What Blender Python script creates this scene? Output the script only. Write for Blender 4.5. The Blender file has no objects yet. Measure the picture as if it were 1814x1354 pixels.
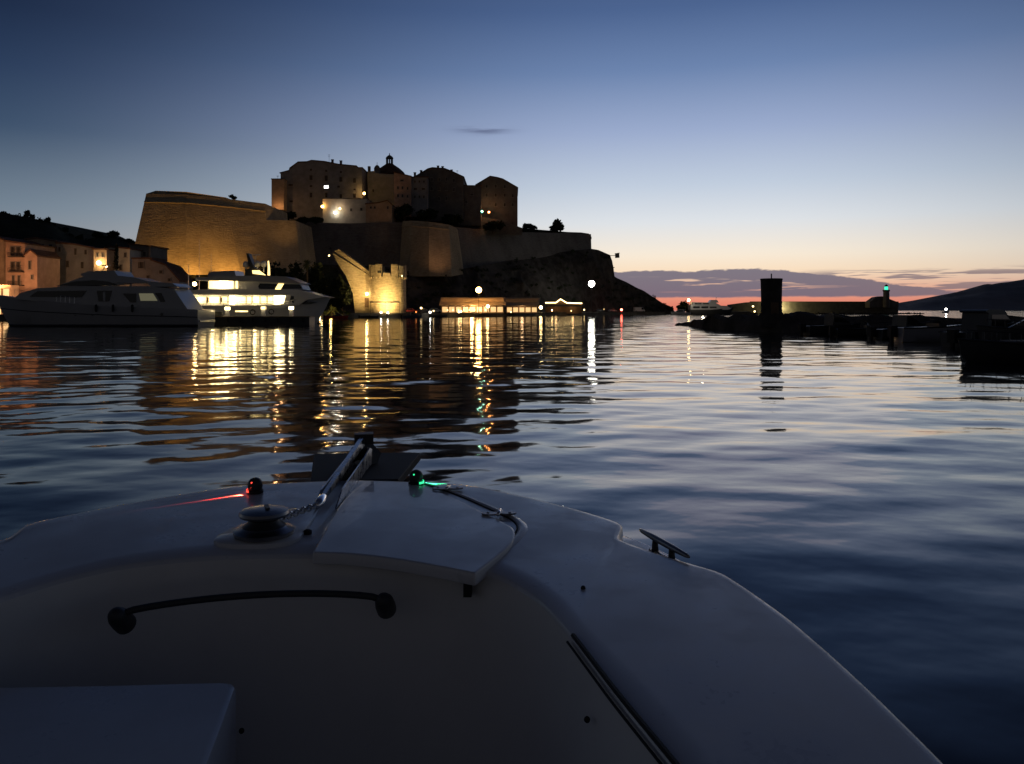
import bpy, math, random
import numpy as np
from mathutils import Vector, Matrix, noise

random.seed(7)
R = math.radians
sc = bpy.context.scene
C = sc.collection

# ------------------------------------------------------------------ camera
F, CX, HY, CH = 1370.0, 907.0, 550.0, 2.1
cam_d = bpy.data.cameras.new('camera')
cam = bpy.data.objects.new('camera', cam_d)
C.objects.link(cam)
cam.location = (0, 0, CH)
cam.rotation_euler = (R(90), 0, 0)
cam_d.sensor_width = 36.0
cam_d.lens = 36.0 * F / 1814.0
cam_d.shift_y = -127.0 / 1814.0
cam_d.clip_start = 0.05
cam_d.clip_end = 40000
sc.camera = cam

# ------------------------------------------------------------------ view
sc.view_settings.view_transform = 'Standard'
sc.view_settings.look = 'None'
sc.view_settings.exposure = 0
sc.view_settings.gamma = 1
sc.view_settings.use_curve_mapping = False
sc.cycles.use_denoising = True
sc.cycles.max_bounces = 5
sc.cycles.diffuse_bounces = 2
sc.cycles.glossy_bounces = 3
sc.cycles.transmission_bounces = 3
sc.cycles.sample_clamp_indirect = 8
sc.cycles.caustics_reflective = False
sc.cycles.caustics_refractive = False


def lin(*c):
    return tuple((v / 255 / 12.92) if v / 255 <= 0.04045 else ((v / 255 + 0.055) / 1.055) ** 2.4 for v in c)


# ------------------------------------------------------------------ world: dusk sky
SUN_AZ, SUN_EL = 16.0, -3.5
world = bpy.data.worlds.new('World')
sc.world = world
world.use_nodes = True
wt = world.node_tree
wt.nodes.clear()


class NB:
    """tiny node builder"""
    def __init__(s, t):
        s.t = t

    def n(s, kind, **kw):
        o = s.t.nodes.new(kind)
        for k, v in kw.items():
            setattr(o, k, v)
        return o

    def put(s, inp, v):
        if isinstance(v, (int, float)):
            inp.default_value = v
        elif isinstance(v, tuple):
            inp.default_value = v
        else:
            s.t.links.new(v, inp)

    def m(s, op, a, b=None, c=None, clamp=False):
        o = s.n('ShaderNodeMath', operation=op, use_clamp=clamp)
        s.put(o.inputs[0], a)
        if b is not None:
            s.put(o.inputs[1], b)
        if c is not None:
            s.put(o.inputs[2], c)
        return o.outputs[0]

    def step(s, x, lo, hi, a=0.0, b=1.0):
        o = s.n('ShaderNodeMapRange', interpolation_type='SMOOTHSTEP')
        for i, v in enumerate((x, lo, hi, a, b)):
            s.put(o.inputs[i], v)
        return o.outputs[0]

    def mix(s, f, a, b):
        o = s.n('ShaderNodeMix', data_type='RGBA')
        s.put(o.inputs[0], f)
        s.put(o.inputs[6], a)
        s.put(o.inputs[7], b)
        return o.outputs[2]

    def ramp(s, x, stops, scale):
        o = s.n('ShaderNodeValToRGB')
        e = o.color_ramp.elements
        while len(e) > 1:
            e.remove(e[-1])
        for i, (p, c) in enumerate(stops):
            q = e[0] if i == 0 else e.new(p / scale)
            q.position = p / scale
            q.color = (*lin(*c), 1)
        s.put(o.inputs[0], x)
        return o.outputs[0]

    def noise(s, vec, scale, detail=2.0, rough=0.5):
        o = s.n('ShaderNodeTexNoise')
        s.put(o.inputs['Vector'], vec)
        o.inputs['Scale'].default_value = scale
        o.inputs['Detail'].default_value = detail
        o.inputs['Roughness'].default_value = rough
        return o.outputs[0]

    def xyz(s, x, y, z):
        o = s.n('ShaderNodeCombineXYZ')
        for i, v in enumerate((x, y, z)):
            s.put(o.inputs[i], v)
        return o.outputs[0]


b = NB(wt)
tc = b.n('ShaderNodeTexCoord')
sep = b.n('ShaderNodeSeparateXYZ')
wt.links.new(tc.outputs['Generated'], sep.inputs[0])
el = b.m('MULTIPLY', b.m('ARCSINE', sep.outputs[2]), 57.2958)
az = b.m('MULTIPLY', b.m('ARCTAN2', sep.outputs[0], sep.outputs[1]), 57.2958)
el60 = b.m('DIVIDE', el, 90.0, clamp=True)
rampA = b.ramp(el60, [(0, (222, 118, 98)), (.9, (232, 146, 122)), (1.7, (240, 186, 156)), (2.7, (250, 222, 190)),
                      (4.0, (248, 234, 214)), (6.4, (222, 226, 230)), (9, (193, 205, 221)), (12.8, (155, 171, 204)),
                      (17, (108, 132, 173)), (21, (76, 100, 143)), (30, (40, 50, 80)), (50, (19, 24, 40)), (90, (12, 15, 25))], 90)
rampB = b.ramp(el60, [(0, (150, 136, 132)), (3, (146, 150, 156)), (6.5, (112, 128, 143)), (11.4, (58, 78, 103)),
                      (15, (40, 58, 86)), (18.5, (27, 41, 66)), (30, (20, 28, 46)), (50, (13, 17, 29)), (90, (11, 14, 24))], 90)
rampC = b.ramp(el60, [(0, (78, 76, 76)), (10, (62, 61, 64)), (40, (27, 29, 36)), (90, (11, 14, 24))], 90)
dz = b.m('ABSOLUTE', b.m('SUBTRACT', az, SUN_AZ - 3))
dz = b.m('MINIMUM', dz, b.m('SUBTRACT', 360.0, dz))
fAB = b.step(dz, 3.0, 50.0)
sky = b.mix(fAB, rampA, rampB)
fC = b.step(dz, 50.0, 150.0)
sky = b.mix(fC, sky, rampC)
# low cloud bank over the sunset, streaks beside it, one small cloud higher up
cv = b.xyz(b.m('MULTIPLY', az, 0.55), b.m('MULTIPLY', el, 1.6), 3.1)
n1 = b.noise(cv, 1.0, 4.0, 0.6)
cv2 = b.xyz(b.m('MULTIPLY', az, 0.22), b.m('MULTIPLY', el, 3.6), 8.4)
n2 = b.noise(cv2, 1.0, 3.0, 0.55)
fade = b.m('MULTIPLY', b.m('MAXIMUM', b.m('SUBTRACT', az, 19.5), 0.0), 0.16)
hi = b.m('SUBTRACT', b.m('MULTIPLY_ADD', n1, 0.7, 2.52), fade)
lo = b.m('MULTIPLY_ADD', n1, 0.3, 0.78)
up = b.step(b.m('SUBTRACT', el, lo), -0.07, 0.10)
dn = b.step(b.m('SUBTRACT', el, hi), 0.07, -0.07)
bank = b.m('MULTIPLY', up, dn)
gap = b.step(n2, 0.585, 0.66)
gapw = b.m('MULTIPLY', b.step(el, 1.25, 1.5), b.step(el, 2.5, 2.1))
bank = b.m('MULTIPLY', bank, b.m('SUBTRACT', 1.0, b.m('MULTIPLY', b.m('MULTIPLY', gap, gapw), 0.85)))
strk = b.m('MULTIPLY', b.step(n2, 0.47, 0.55), b.m('MULTIPLY', b.step(el, 0.9, 1.3), b.step(el, 2.9, 2.4)))
strk = b.m('MULTIPLY', strk, b.m('MULTIPLY', b.step(az, 17.0, 23.0), 0.85))
bank = b.m('MAXIMUM', bank, strk)
bank = b.m('MULTIPLY', bank, b.m('MULTIPLY', b.step(az, -26.0, -4.0), b.step(az, 75.0, 45.0)))
cloudc = b.mix(b.step(az, 18.0, 34.0), (*lin(109, 104, 122), 1), (*lin(124, 108, 116), 1))
sky = b.mix(b.m('MULTIPLY', bank, 0.93), sky, cloudc)
ga = b.m('POWER', b.m('DIVIDE', b.m('ADD', az, 2.15), 1.75), 2.0)
ge = b.m('POWER', b.m('DIVIDE', b.m('ADD', b.m('SUBTRACT', el, 13.25), b.m('MULTIPLY', n1, 0.25)), 0.26), 2.0)
small = b.m('EXPONENT', b.m('MULTIPLY', b.m('ADD', ga, ge), -1.0))
small = b.m('MULTIPLY', small, b.step(n2, 0.25, 0.55), clamp=True)
sky = b.mix(b.m('MULTIPLY', small, 0.8), sky, (*lin(84, 92, 122), 1))
nish = b.n('ShaderNodeTexSky', sky_type='NISHITA', sun_disc=False)
nish.sun_elevation = R(SUN_EL)
nish.sun_rotation = R(SUN_AZ)
nish.ozone_density = 3.0
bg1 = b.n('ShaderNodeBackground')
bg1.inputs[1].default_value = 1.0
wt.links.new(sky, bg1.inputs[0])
bg2 = b.n('ShaderNodeBackground')
bg2.inputs[1].default_value = 0.05
wt.links.new(nish.outputs[0], bg2.inputs[0])
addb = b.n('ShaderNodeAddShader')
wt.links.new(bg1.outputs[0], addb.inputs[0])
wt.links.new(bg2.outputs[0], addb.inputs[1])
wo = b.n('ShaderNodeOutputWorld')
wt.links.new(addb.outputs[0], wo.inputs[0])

# last trace of the sun, already down behind the cloud bank
sun_d = bpy.data.lights.new('sun', 'SUN')
sun_d.energy = 0.02
sun_d.angle = R(25)
sun_d.color = (1.0, 0.62, 0.45)
sun_d.specular_factor = 0.0
sun = bpy.data.objects.new('sun', sun_d)
C.objects.link(sun)
sun.rotation_euler = (R(88), 0, R(180 - SUN_AZ))

# ------------------------------------------------------------------ helpers


def W(px, py, Y):
    return Vector(((px - CX) / F * Y, Y, CH + (HY - py) / F * Y))


def U(px, py, z):
    Y = (CH - z) * F / (py - HY)
    return Vector(((px - CX) / F * Y, Y, z))


MATS = {}


def mat(name, col, rough=0.7, var=0.0, scale=1.0, metal=0.0, emit=None, strength=0.0, bump=0.0, stretch=(1, 1, 1), spec=0.5, coat=0.0,
        col2=None):
    m = bpy.data.materials.new(name)
    m.use_nodes = True
    t = m.node_tree
    k = NB(t)
    p = t.nodes['Principled BSDF']
    p.inputs['Base Color'].default_value = (*col, 1)
    p.inputs['Roughness'].default_value = rough
    p.inputs['Metallic'].default_value = metal
    p.inputs['Specular IOR Level'].default_value = spec
    p.inputs['Coat Weight'].default_value = coat
    if var > 0 or bump > 0:
        g = k.n('ShaderNodeNewGeometry')
        mp = k.n('ShaderNodeMapping')
        mp.inputs['Scale'].default_value = stretch
        tcn = k.n('ShaderNodeTexCoord')
        t.links.new(tcn.outputs['Object'], mp.inputs[0])
        nz = k.noise(mp.outputs[0], scale, 5.0, 0.62)
        nz2 = k.noise(mp.outputs[0], scale * 0.17, 2.0, 0.5)
        f = k.m('ADD', k.m('MULTIPLY', nz, 0.6), k.m('MULTIPLY', nz2, 0.4))
        f = k.step(f, 0.34, 0.66)
        a = tuple(max(0, c * (1 - var)) for c in col) + (1,)
        d = tuple(min(1, c * (1 + var)) for c in (col2 or col)) + (1,)
        t.links.new(k.mix(f, a, d), p.inputs['Base Color'])
        if bump > 0:
            bn = k.n('ShaderNodeBump')
            bn.inputs['Distance'].default_value = bump
            bn.inputs['Strength'].default_value = 0.8
            t.links.new(nz, bn.inputs['Height'])
            t.links.new(bn.outputs[0], p.inputs['Normal'])
    if emit:
        p.inputs['Emission Color'].default_value = (*emit, 1)
        p.inputs['Emission Strength'].default_value = strength
    MATS[name] = m
    return m


def stone_mat(name, col, course=0.6, var=0.35):
    """coursed rubble stone: faint horizontal courses, stains, fine relief"""
    m = bpy.data.materials.new(name)
    m.use_nodes = True
    t = m.node_tree
    k = NB(t)
    p = t.nodes['Principled BSDF']
    p.inputs['Roughness'].default_value = 0.9
    p.inputs['Specular IOR Level'].default_value = 0.2
    tcn = k.n('ShaderNodeTexCoord')
    mp = k.n('ShaderNodeMapping')
    mp.inputs['Scale'].default_value = (0.35, 0.35, 2.0)
    t.links.new(tcn.outputs['Object'], mp.inputs[0])
    strat = k.noise(mp.outputs[0], 1.0 / course, 3.0, 0.6)
    big = k.noise(tcn.outputs['Object'], 0.06, 3.0, 0.55)
    fine = k.noise(tcn.outputs['Object'], 1.6, 4.0, 0.7)
    mp2 = k.n('ShaderNodeMapping')
    mp2.inputs['Scale'].default_value = (0.25, 0.25, 0.03)
    t.links.new(tcn.outputs['Object'], mp2.inputs[0])
    stain = k.noise(mp2.outputs[0], 1.0, 3.0, 0.6)
    f = k.m('ADD', k.m('ADD', k.m('MULTIPLY', strat, 0.30), k.m('MULTIPLY', big, 0.30)),
            k.m('ADD', k.m('MULTIPLY', fine, 0.2), k.m('MULTIPLY', stain, 0.2)))
    f = k.step(f, 0.36, 0.64)
    a = tuple(c * (1 - var) for c in col) + (1,)
    d = tuple(min(1, c * (1 + var)) for c in col) + (1,)
    t.links.new(k.mix(f, a, d), p.inputs['Base Color'])
    bn = k.n('ShaderNodeBump')
    bn.inputs['Distance'].default_value = 0.25
    bn.inputs['Strength'].default_value = 0.7
    t.links.new(k.m('ADD', strat, fine), bn.inputs['Height'])
    t.links.new(bn.outputs[0], p.inputs['Normal'])
    MATS[name] = m
    return m


M = MATS
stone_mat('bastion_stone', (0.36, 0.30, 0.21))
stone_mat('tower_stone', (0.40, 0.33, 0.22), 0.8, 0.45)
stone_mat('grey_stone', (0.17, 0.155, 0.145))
mat('dark_stone', (0.05, 0.047, 0.045), 0.95, 0.3, 1.5, bump=0.05, spec=0.2)
mat('rock', (0.07, 0.062, 0.056), 0.95, 0.5, 0.35, bump=0.5, spec=0.15)
mat('scrub_ground', (0.03, 0.034, 0.02), 0.95, 0.5, 0.25, bump=0.4, spec=0.1)
mat('foliage', (0.045, 0.065, 0.028), 0.8, 0.45, 0.8, spec=0.2)
mat('foliage_dark', (0.028, 0.038, 0.02), 0.85, 0.45, 0.8, spec=0.2)
mat('palm_leaf', (0.10, 0.11, 0.04), 0.7, 0.3, 1.0, spec=0.3)
mat('bark', (0.09, 0.065, 0.045), 0.95, 0.4, 2.0)
mat('plaster_pink', (0.50, 0.33, 0.25), 0.9, 0.18, 0.6, spec=0.2)
mat('plaster_ochre', (0.44, 0.32, 0.22), 0.9, 0.2, 0.5, spec=0.2)
mat('plaster_grey', (0.28, 0.265, 0.26), 0.9, 0.22, 0.4, spec=0.2)
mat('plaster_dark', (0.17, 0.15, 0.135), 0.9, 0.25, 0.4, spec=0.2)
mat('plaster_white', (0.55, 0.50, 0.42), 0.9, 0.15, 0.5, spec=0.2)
mat('roof_tile', (0.14, 0.075, 0.05), 0.9, 0.35, 1.6, bump=0.05, spec=0.15)
mat('shutter', (0.07, 0.055, 0.045), 0.7, 0.2, 3.0)
mat('window_frame', (0.30, 0.27, 0.24), 0.7)
mat('dark_glass', (0.012, 0.013, 0.016), 0.08)
mat('quay_stone', (0.13, 0.12, 0.105), 0.9, 0.3, 0.5, bump=0.05, spec=0.2)
mat('black_iron', (0.02, 0.02, 0.021), 0.5)
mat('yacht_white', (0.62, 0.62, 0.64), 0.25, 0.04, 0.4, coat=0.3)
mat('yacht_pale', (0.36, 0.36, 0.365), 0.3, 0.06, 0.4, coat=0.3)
mat('yacht_grey', (0.30, 0.30, 0.33), 0.3, 0.05, 0.4, coat=0.3)
mat('boat_blue', (0.05, 0.07, 0.12), 0.35, 0.1, 0.7)
mat('boat_dark', (0.03, 0.032, 0.036), 0.5, 0.15, 1.0)
mat('rubber', (0.012, 0.012, 0.013), 0.75)
mat('canvas', (0.10, 0.09, 0.085), 0.95, 0.2, 2.0)
mat('awning', (0.62, 0.45, 0.30), 0.9, 0.15, 0.8)
mat('timber', (0.12, 0.075, 0.045), 0.8, 0.3, 1.2)
mat('chrome', (0.75, 0.75, 0.77), 0.12, metal=1.0)
mat('steel', (0.55, 0.55, 0.56), 0.28, 0.1, 8.0, metal=1.0)
mat('dull_steel', (0.22, 0.22, 0.23), 0.35, metal=1.0)
mat('gelcoat', (0.60, 0.60, 0.61), 0.38, 0.06, 2.5, coat=0.35)
mat('gelcoat_liner', (0.70, 0.69, 0.67), 0.55, 0.05, 3.0)
mat('mountain', (0.22, 0.21, 0.22), 0.95, 0.3, 0.004, spec=0.1)  # base colour lightened to stand in for distance haze
mat('car_paint', (0.30, 0.30, 0.32), 0.3, coat=0.5)
mat('van_white', (0.75, 0.74, 0.72), 0.4)

for nm_, lo_r, hi_r, sc_ in (('gelcoat', .26, .52, 3.2), ('gelcoat_liner', .42, .68, 4.0), ('steel', .18, .42, 14.0), ('chrome', .07, .22, 20.0)):
    t_ = MATS[nm_].node_tree
    kk_ = NB(t_)
    tcn_ = kk_.n('ShaderNodeTexCoord')
    a_ = kk_.noise(tcn_.outputs['Object'], sc_, 6.0, 0.65)
    b_ = kk_.noise(tcn_.outputs['Object'], sc_ * 14, 2.0, 0.5)
    f_ = kk_.m('ADD', kk_.m('MULTIPLY', a_, .75), kk_.m('MULTIPLY', b_, .25))
    t_.links.new(kk_.step(f_, .35, .65, lo_r, hi_r), t_.nodes['Principled BSDF'].inputs['Roughness'])


def glow(name, col, strength):
    return mat(name, (0.8, 0.8, 0.8), 0.5, emit=col, strength=strength)


glow('sodium', (1.0, 0.55, 0.14), 30)
glow('sodium_soft', (1.0, 0.52, 0.14), 14)
glow('warm', (1.0, 0.68, 0.28), 30)
glow('warm_soft', (1.0, 0.70, 0.30), 7)
glow('warm_dim', (1.0, 0.62, 0.25), 1.0)
glow('pane_glow', (1.0, 0.60, 0.24), 1.0)
glow('salon', (1.0, 0.70, 0.25), 2.4)
glow('salon_hot', (1.0, 0.80, 0.40), 7)
glow('cool_white', (1.0, 0.97, 0.84), 28)
glow('white_lamp', (1.0, 0.95, 0.85), 30)
glow('white_soft', (1.0, 0.97, 0.9), 5)
glow('green_lamp', (0.03, 0.9, 0.50), 1.5)
glow('green_pale', (0.25, 1.0, 0.65), 1.6)
glow('red_lamp', (1.0, 0.10, 0.06), 26)
glow('orange_lamp', (1.0, 0.30, 0.06), 3)
glow('nav_red', (1.0, 0.06, 0.03), 2.0)
glow('nav_green', (0.03, 1.0, 0.38), 1.2)


class MB:
    def __init__(s):
        s.v = []
        s.f = []

    def add(s, vs, fs):
        o = len(s.v)
        s.v += [tuple(v) for v in vs]
        s.f += [tuple(i + o for i in f) for f in fs]
        return s

    def box(s, c, d, rz=0.0):
        x, y, z = d[0] / 2, d[1] / 2, d[2] / 2
        ca, sa = math.cos(rz), math.sin(rz)
        vs = []
        for dx, dy, dz_ in ((-x, -y, -z), (x, -y, -z), (x, y, -z), (-x, y, -z), (-x, -y, z), (x, -y, z), (x, y, z), (-x, y, z)):
            vs.append((c[0] + dx * ca - dy * sa, c[1] + dx * sa + dy * ca, c[2] + dz_))
        return s.add(vs, [(0, 3, 2, 1), (4, 5, 6, 7), (0, 1, 5, 4), (1, 2, 6, 5), (2, 3, 7, 6), (3, 0, 4, 7)])

    def prism(s, pts, off):
        n = len(pts)
        off = Vector(off)
        pts = [Vector(p) for p in pts]
        vs = pts + [p + off for p in pts]
        fs = [tuple(range(n)), tuple(range(2 * n - 1, n - 1, -1))]
        fs += [(i, i + n, (i + 1) % n + n, (i + 1) % n) for i in range(n)]
        return s.add(vs, fs)

    def loft(s, rings, closed=True, cap=False):
        n = len(rings[0])
        vs = [p for r in rings for p in r]
        fs = []
        for i in range(len(rings) - 1):
            for j in range(n if closed else n - 1):
                a, c = i * n + j, i * n + (j + 1) % n
                fs.append((a, c, c + n, a + n))
        if cap:
            fs.append(tuple(range(n - 1, -1, -1)))
            fs.append(tuple(range((len(rings) - 1) * n, len(rings) * n)))
        return s.add(vs, fs)

    def tube(s, pts, r, n=8, cap=True):
        pts = [Vector(p) for p in pts]
        rr = r if isinstance(r, (list, tuple)) else [r] * len(pts)
        rings = []
        for i, p in enumerate(pts):
            d = (pts[min(i + 1, len(pts) - 1)] - pts[max(i - 1, 0)])
            d = d.normalized() if d.length > 1e-9 else Vector((0, 0, 1))
            ref = Vector((0, 0, 1)) if abs(d.z) < 0.9 else Vector((1, 0, 0))
            u = d.cross(ref).normalized()
            w = d.cross(u)
            rings.append([p + (u * math.cos(2 * math.pi * k / n) + w * math.sin(2 * math.pi * k / n)) * rr[i] for k in range(n)])
        return s.loft(rings, True, cap)

    def lathe(s, prof, c, n=16, cap=True):
        c = Vector(c)
        rings = [[c + Vector((r * math.cos(2 * math.pi * k / n), r * math.sin(2 * math.pi * k / n), z)) for k in range(n)] for r, z in prof]
        return s.loft(rings, True, cap)

    def ball(s, c, r, n=12, m=7, sz=1.0):
        prof = [(max(1e-4, r * math.sin(math.pi * i / m)), -r * sz * math.cos(math.pi * i / m)) for i in range(m + 1)]
        return s.lathe(prof, c, n)

    def build(s, name, material, parent=None, smooth=False, sharp=None):
        me = bpy.data.meshes.new(name)
        me.from_pydata(s.v, [], s.f)
        me.update()
        import bmesh as _b
        bm = _b.new()
        bm.from_mesh(me)
        _b.ops.recalc_face_normals(bm, faces=bm.faces)
        bm.to_mesh(me)
        bm.free()
        if smooth:
            me.shade_smooth()
            if sharp:
                me.set_sharp_from_angle(angle=R(sharp))
        o = bpy.data.objects.new(name, me)
        me.materials.append(M[material] if isinstance(material, str) else material)
        C.objects.link(o)
        if parent:
            o.parent = parent
            if parent.type == 'EMPTY':
                o.matrix_parent_inverse = Matrix.Translation(-parent.location)
        return o


def tag(o, label=None, cat=None, group=None, kind=None):
    for k, v in (('label', label), ('category', cat), ('group', group), ('kind', kind)):
        if v:
            o[k] = v
    return o


def thing(name, loc, label, cat, group=None):
    o = bpy.data.objects.new(name, None)
    C.objects.link(o)
    o.location = loc
    o.empty_display_size = 0.3
    return tag(o, label, cat, group)


def copy_tree(o, parent=None):
    c = o.copy()
    C.objects.link(c)
    if parent:
        c.parent = parent
    for ch in list(o.children):
        copy_tree(ch, c)
    return c


def lamp(kind, loc, energy, col, radius=0.3, target=None, angle=60, blend=0.6, parent=None, name='lamp_light', spec=1.0):
    d = bpy.data.lights.new(name, kind)
    d.energy = energy
    d.color = col
    d.shadow_soft_size = radius
    d.specular_factor = spec
    o = bpy.data.objects.new(name, d)
    C.objects.link(o)
    o.location = loc
    if kind == 'SPOT':
        d.spot_size = R(angle)
        d.spot_blend = blend
    if target is not None:
        o.rotation_euler = (Vector(target) - Vector(loc)).to_track_quat('-Z', 'Y').to_euler()
    if parent:
        o.parent = parent
        if parent.type == 'EMPTY':
            o.matrix_parent_inverse = Matrix.Translation(-parent.location)
    return o


def px_prism(mb, pts, Y, depth, lean=None):
    """outline given as photograph columns/rows at distance Y, with real depth behind"""
    return mb.prism([W(x, y, Y) for x, y in pts], (0, depth, 0))


def leaves(mb, c, rad, n, size, rnd, squash=0.75, power=0.4):
    for _ in range(n):
        d = Vector((rnd.gauss(0, 1), rnd.gauss(0, 1), rnd.gauss(0, 1))).normalized()
        rr = rnd.random() ** power
        k = 0.75 + 0.45 * noise.noise(d * 2.1 + Vector(c) * 0.37)
        p = Vector(c) + Vector((d.x * rad[0], d.y * rad[1], d.z * rad[2])) * rr * k
        u = Vector((rnd.gauss(0, 1), rnd.gauss(0, 1), rnd.gauss(0, 1))).normalized()
        w = u.cross(Vector((rnd.gauss(0, 1), rnd.gauss(0, 1), rnd.gauss(0, 1)))).normalized()
        s_ = size * rnd.uniform(0.5, 1.3)
        mb.add([p - u * s_, p + w * s_ * 0.55, p + u * s_, p - w * s_ * 0.55], [(0, 1, 2, 3)])


def tree(label, px, ytop, ybase, Y, wpx, n=420, leaf=None, material='foliage_dark', name='tree', blobs=5, seed=0, group=None, trunk_frac=0.35):
    rnd = random.Random(seed + int(px * 7 + Y))
    s = Y / F
    base = W(px, ybase, Y)
    h = (ybase - ytop) * s
    rw = wpx * s / 2
    t = thing(name, base, label, 'tree', group)
    mb = MB()
    th = h * trunk_frac
    mb.tube([base - Vector((0, 0, 0.4)), base + Vector((rw * 0.05, 0, th)), base + Vector((0, 0, h * 0.75))], [h * 0.045, h * 0.035, h * 0.012], 7)
    for k in range(4):
        a = rnd.uniform(0, 6.28)
        mb.tube([base + Vector((0, 0, th * rnd.uniform(0.8, 1.2))), base + Vector((math.cos(a) * rw * 0.6, math.sin(a) * rw * 0.6, h * rnd.uniform(0.55, 0.8)))],
                [h * 0.02, h * 0.008], 5)
    mb.build('trunk', 'bark', t)
    mc = MB()
    ch = h - th * 0.8
    for k in range(blobs):
        a = 6.28 * k / blobs + rnd.uniform(-.4, .4)
        q = rnd.uniform(0.2, 0.62)
        c = base + Vector((math.cos(a) * rw * q, math.sin(a) * rw * q, h - ch * rnd.uniform(0.32, 0.72)))
        leaves(mc, c, (rw * rnd.uniform(.5, .68), rw * rnd.uniform(.5, .68), ch * rnd.uniform(.3, .42)), int(n * 1.8) // blobs, (leaf or h * 0.055) * 1.25, rnd)
    mc.build('crown', material, t)
    return t

# ------------------------------------------------------------------ water
wm = bpy.data.materials.new('harbour_water')
wm.use_nodes = True
t = wm.node_tree
grp = bpy.data.node_groups.new('wave_height', 'ShaderNodeTree')
grp.interface.new_socket('P', in_out='INPUT', socket_type='NodeSocketVector')
grp.interface.new_socket('H', in_out='OUTPUT', socket_type='NodeSocketFloat')
g = NB(grp)
gi = g.n('NodeGroupInput')
go = g.n('NodeGroupOutput')
vl = g.n('ShaderNodeVectorMath', operation='LENGTH')
grp.links.new(gi.outputs[0], vl.inputs[0])
far = g.step(vl.outputs['Value'], 105.0, 165.0)
total = None
# (cells per metre, height, stretch across, angle)
for sx, sy, amp, rot, det in ((0.16, 0.26, 0.12, 12, 0.0), (0.42, 0.75, 0.068, -9, 0.6), (1.3, 2.0, 0.0075, 22, 1.0), (4.2, 5.2, 0.0013, -30, 1.0)):
    mp = g.n('ShaderNodeMapping')
    mp.inputs['Rotation'].default_value = (0, 0, R(rot))
    mp.inputs['Scale'].default_value = (sx, sy, 1)
    grp.links.new(gi.outputs[0], mp.inputs[0])
    h = g.m('MULTIPLY', g.noise(mp.outputs[0], 1.0, det, 0.45), amp)
    if sx < 1:      # the longer waves are real geometry near the boat; beyond it they go on here
        h = g.m('MULTIPLY', h, far)
    total = h if total is None else g.m('ADD', total, h)
grp.links.new(total, go.inputs[0])
k = NB(t)
geo = k.n('ShaderNodeNewGeometry')
EPS = 0.03
hs = []
for off in ((0, 0, 0), (EPS, 0, 0), (0, EPS, 0)):
    va = k.n('ShaderNodeVectorMath', operation='ADD')
    t.links.new(geo.outputs['Position'], va.inputs[0])
    va.inputs[1].default_value = off
    gn = k.n('ShaderNodeGroup')
    gn.node_tree = grp
    t.links.new(va.outputs[0], gn.inputs[0])
    hs.append(gn.outputs[0])
WAVE = 1.0
WAVE_SLOPE = 0.66
sx_ = k.m('MULTIPLY', k.m('SUBTRACT', hs[0], hs[1]), WAVE / EPS)
sy_ = k.m('MULTIPLY', k.m('SUBTRACT', hs[0], hs[2]), WAVE / EPS)
ad = k.n('ShaderNodeVectorMath', operation='ADD')
t.links.new(geo.outputs['Normal'], ad.inputs[0])
t.links.new(k.xyz(sx_, sy_, 0.0), ad.inputs[1])
nv = k.n('ShaderNodeVectorMath', operation='NORMALIZE')
t.links.new(ad.outputs[0], nv.inputs[0])
p = t.nodes['Principled BSDF']
p.inputs['Base Color'].default_value = (0.006, 0.010, 0.016, 1)
p.inputs['Roughness'].default_value = 0.06
p.inputs['IOR'].default_value = 1.4
t.links.new(nv.outputs[0], p.inputs['Normal'])
MATS['water'] = wm
# one sheet to the horizon, finely meshed where the ripples are large enough to see
rad = [1.0]
while rad[-1] < 18000:
    r_ = rad[-1]
    rad.append(r_ + (max(.03, .006 * r_) if r_ < 40 else .25 if r_ < 150 else .25 + (r_ - 150) * .25))
rad = np.array(rad)
ang = np.radians(np.concatenate([np.arange(-46, 46, .15), np.arange(46, 314, 6.0)]))
RR, AA = np.meshgrid(rad, ang, indexing='ij')
WX, WY = RR * np.sin(AA), RR * np.cos(AA)
DR = np.minimum(np.maximum(.03, .006 * RR), .25)
rs = np.random.RandomState(5)
WZ = np.zeros_like(WX)
NW = 56
for i in range(NW):
    lam = 0.7 * (7.0 / 0.7) ** ((i + rs.rand()) / NW)
    th = rs.randn() * .75
    kk = 2 * math.pi / lam
    sl = 0.0075 * (1.0 if lam < 3 else .65) * WAVE_SLOPE
    wgt = np.clip(lam / (4 * np.maximum(DR, RR * .0026)) - .6, 0, 1)
    WZ += wgt * sl / kk * np.sin(kk * (WX * math.sin(th) + WY * math.cos(th)) + rs.rand() * 6.283)
WZ *= np.clip((165 - RR) / 60, 0, 1) * np.clip((46.5 - np.abs(np.degrees(np.arctan2(WX, WY)))) / 3, 0, 1) * np.clip((RR - 1.0) / 2, 0, 1)
nr, na = WX.shape
idx = np.arange(nr * na).reshape(nr, na)
q0, q1 = idx[:-1, :], idx[1:, :]
quads = np.stack([q0, np.roll(q0, -1, 1), np.roll(q1, -1, 1), q1], -1).reshape(-1, 4)[:, ::-1]
wme = bpy.data.meshes.new('water')
wme.vertices.add(nr * na)
wme.vertices.foreach_set('co', np.stack([WX, WY, WZ], -1).astype(np.float32).ravel())
wme.loops.add(quads.size)
wme.loops.foreach_set('vertex_index', quads.astype(np.int32).ravel())
wme.polygons.add(len(quads))
wme.polygons.foreach_set('loop_start', np.arange(0, quads.size, 4, dtype=np.int32))
wme.polygons.foreach_set('loop_total', np.full(len(quads), 4, dtype=np.int32))
wme.update()
wme.validate()
wme.shade_smooth()
wme.materials.append(wm)
wob = bpy.data.objects.new('water', wme)
C.objects.link(wob)
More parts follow.
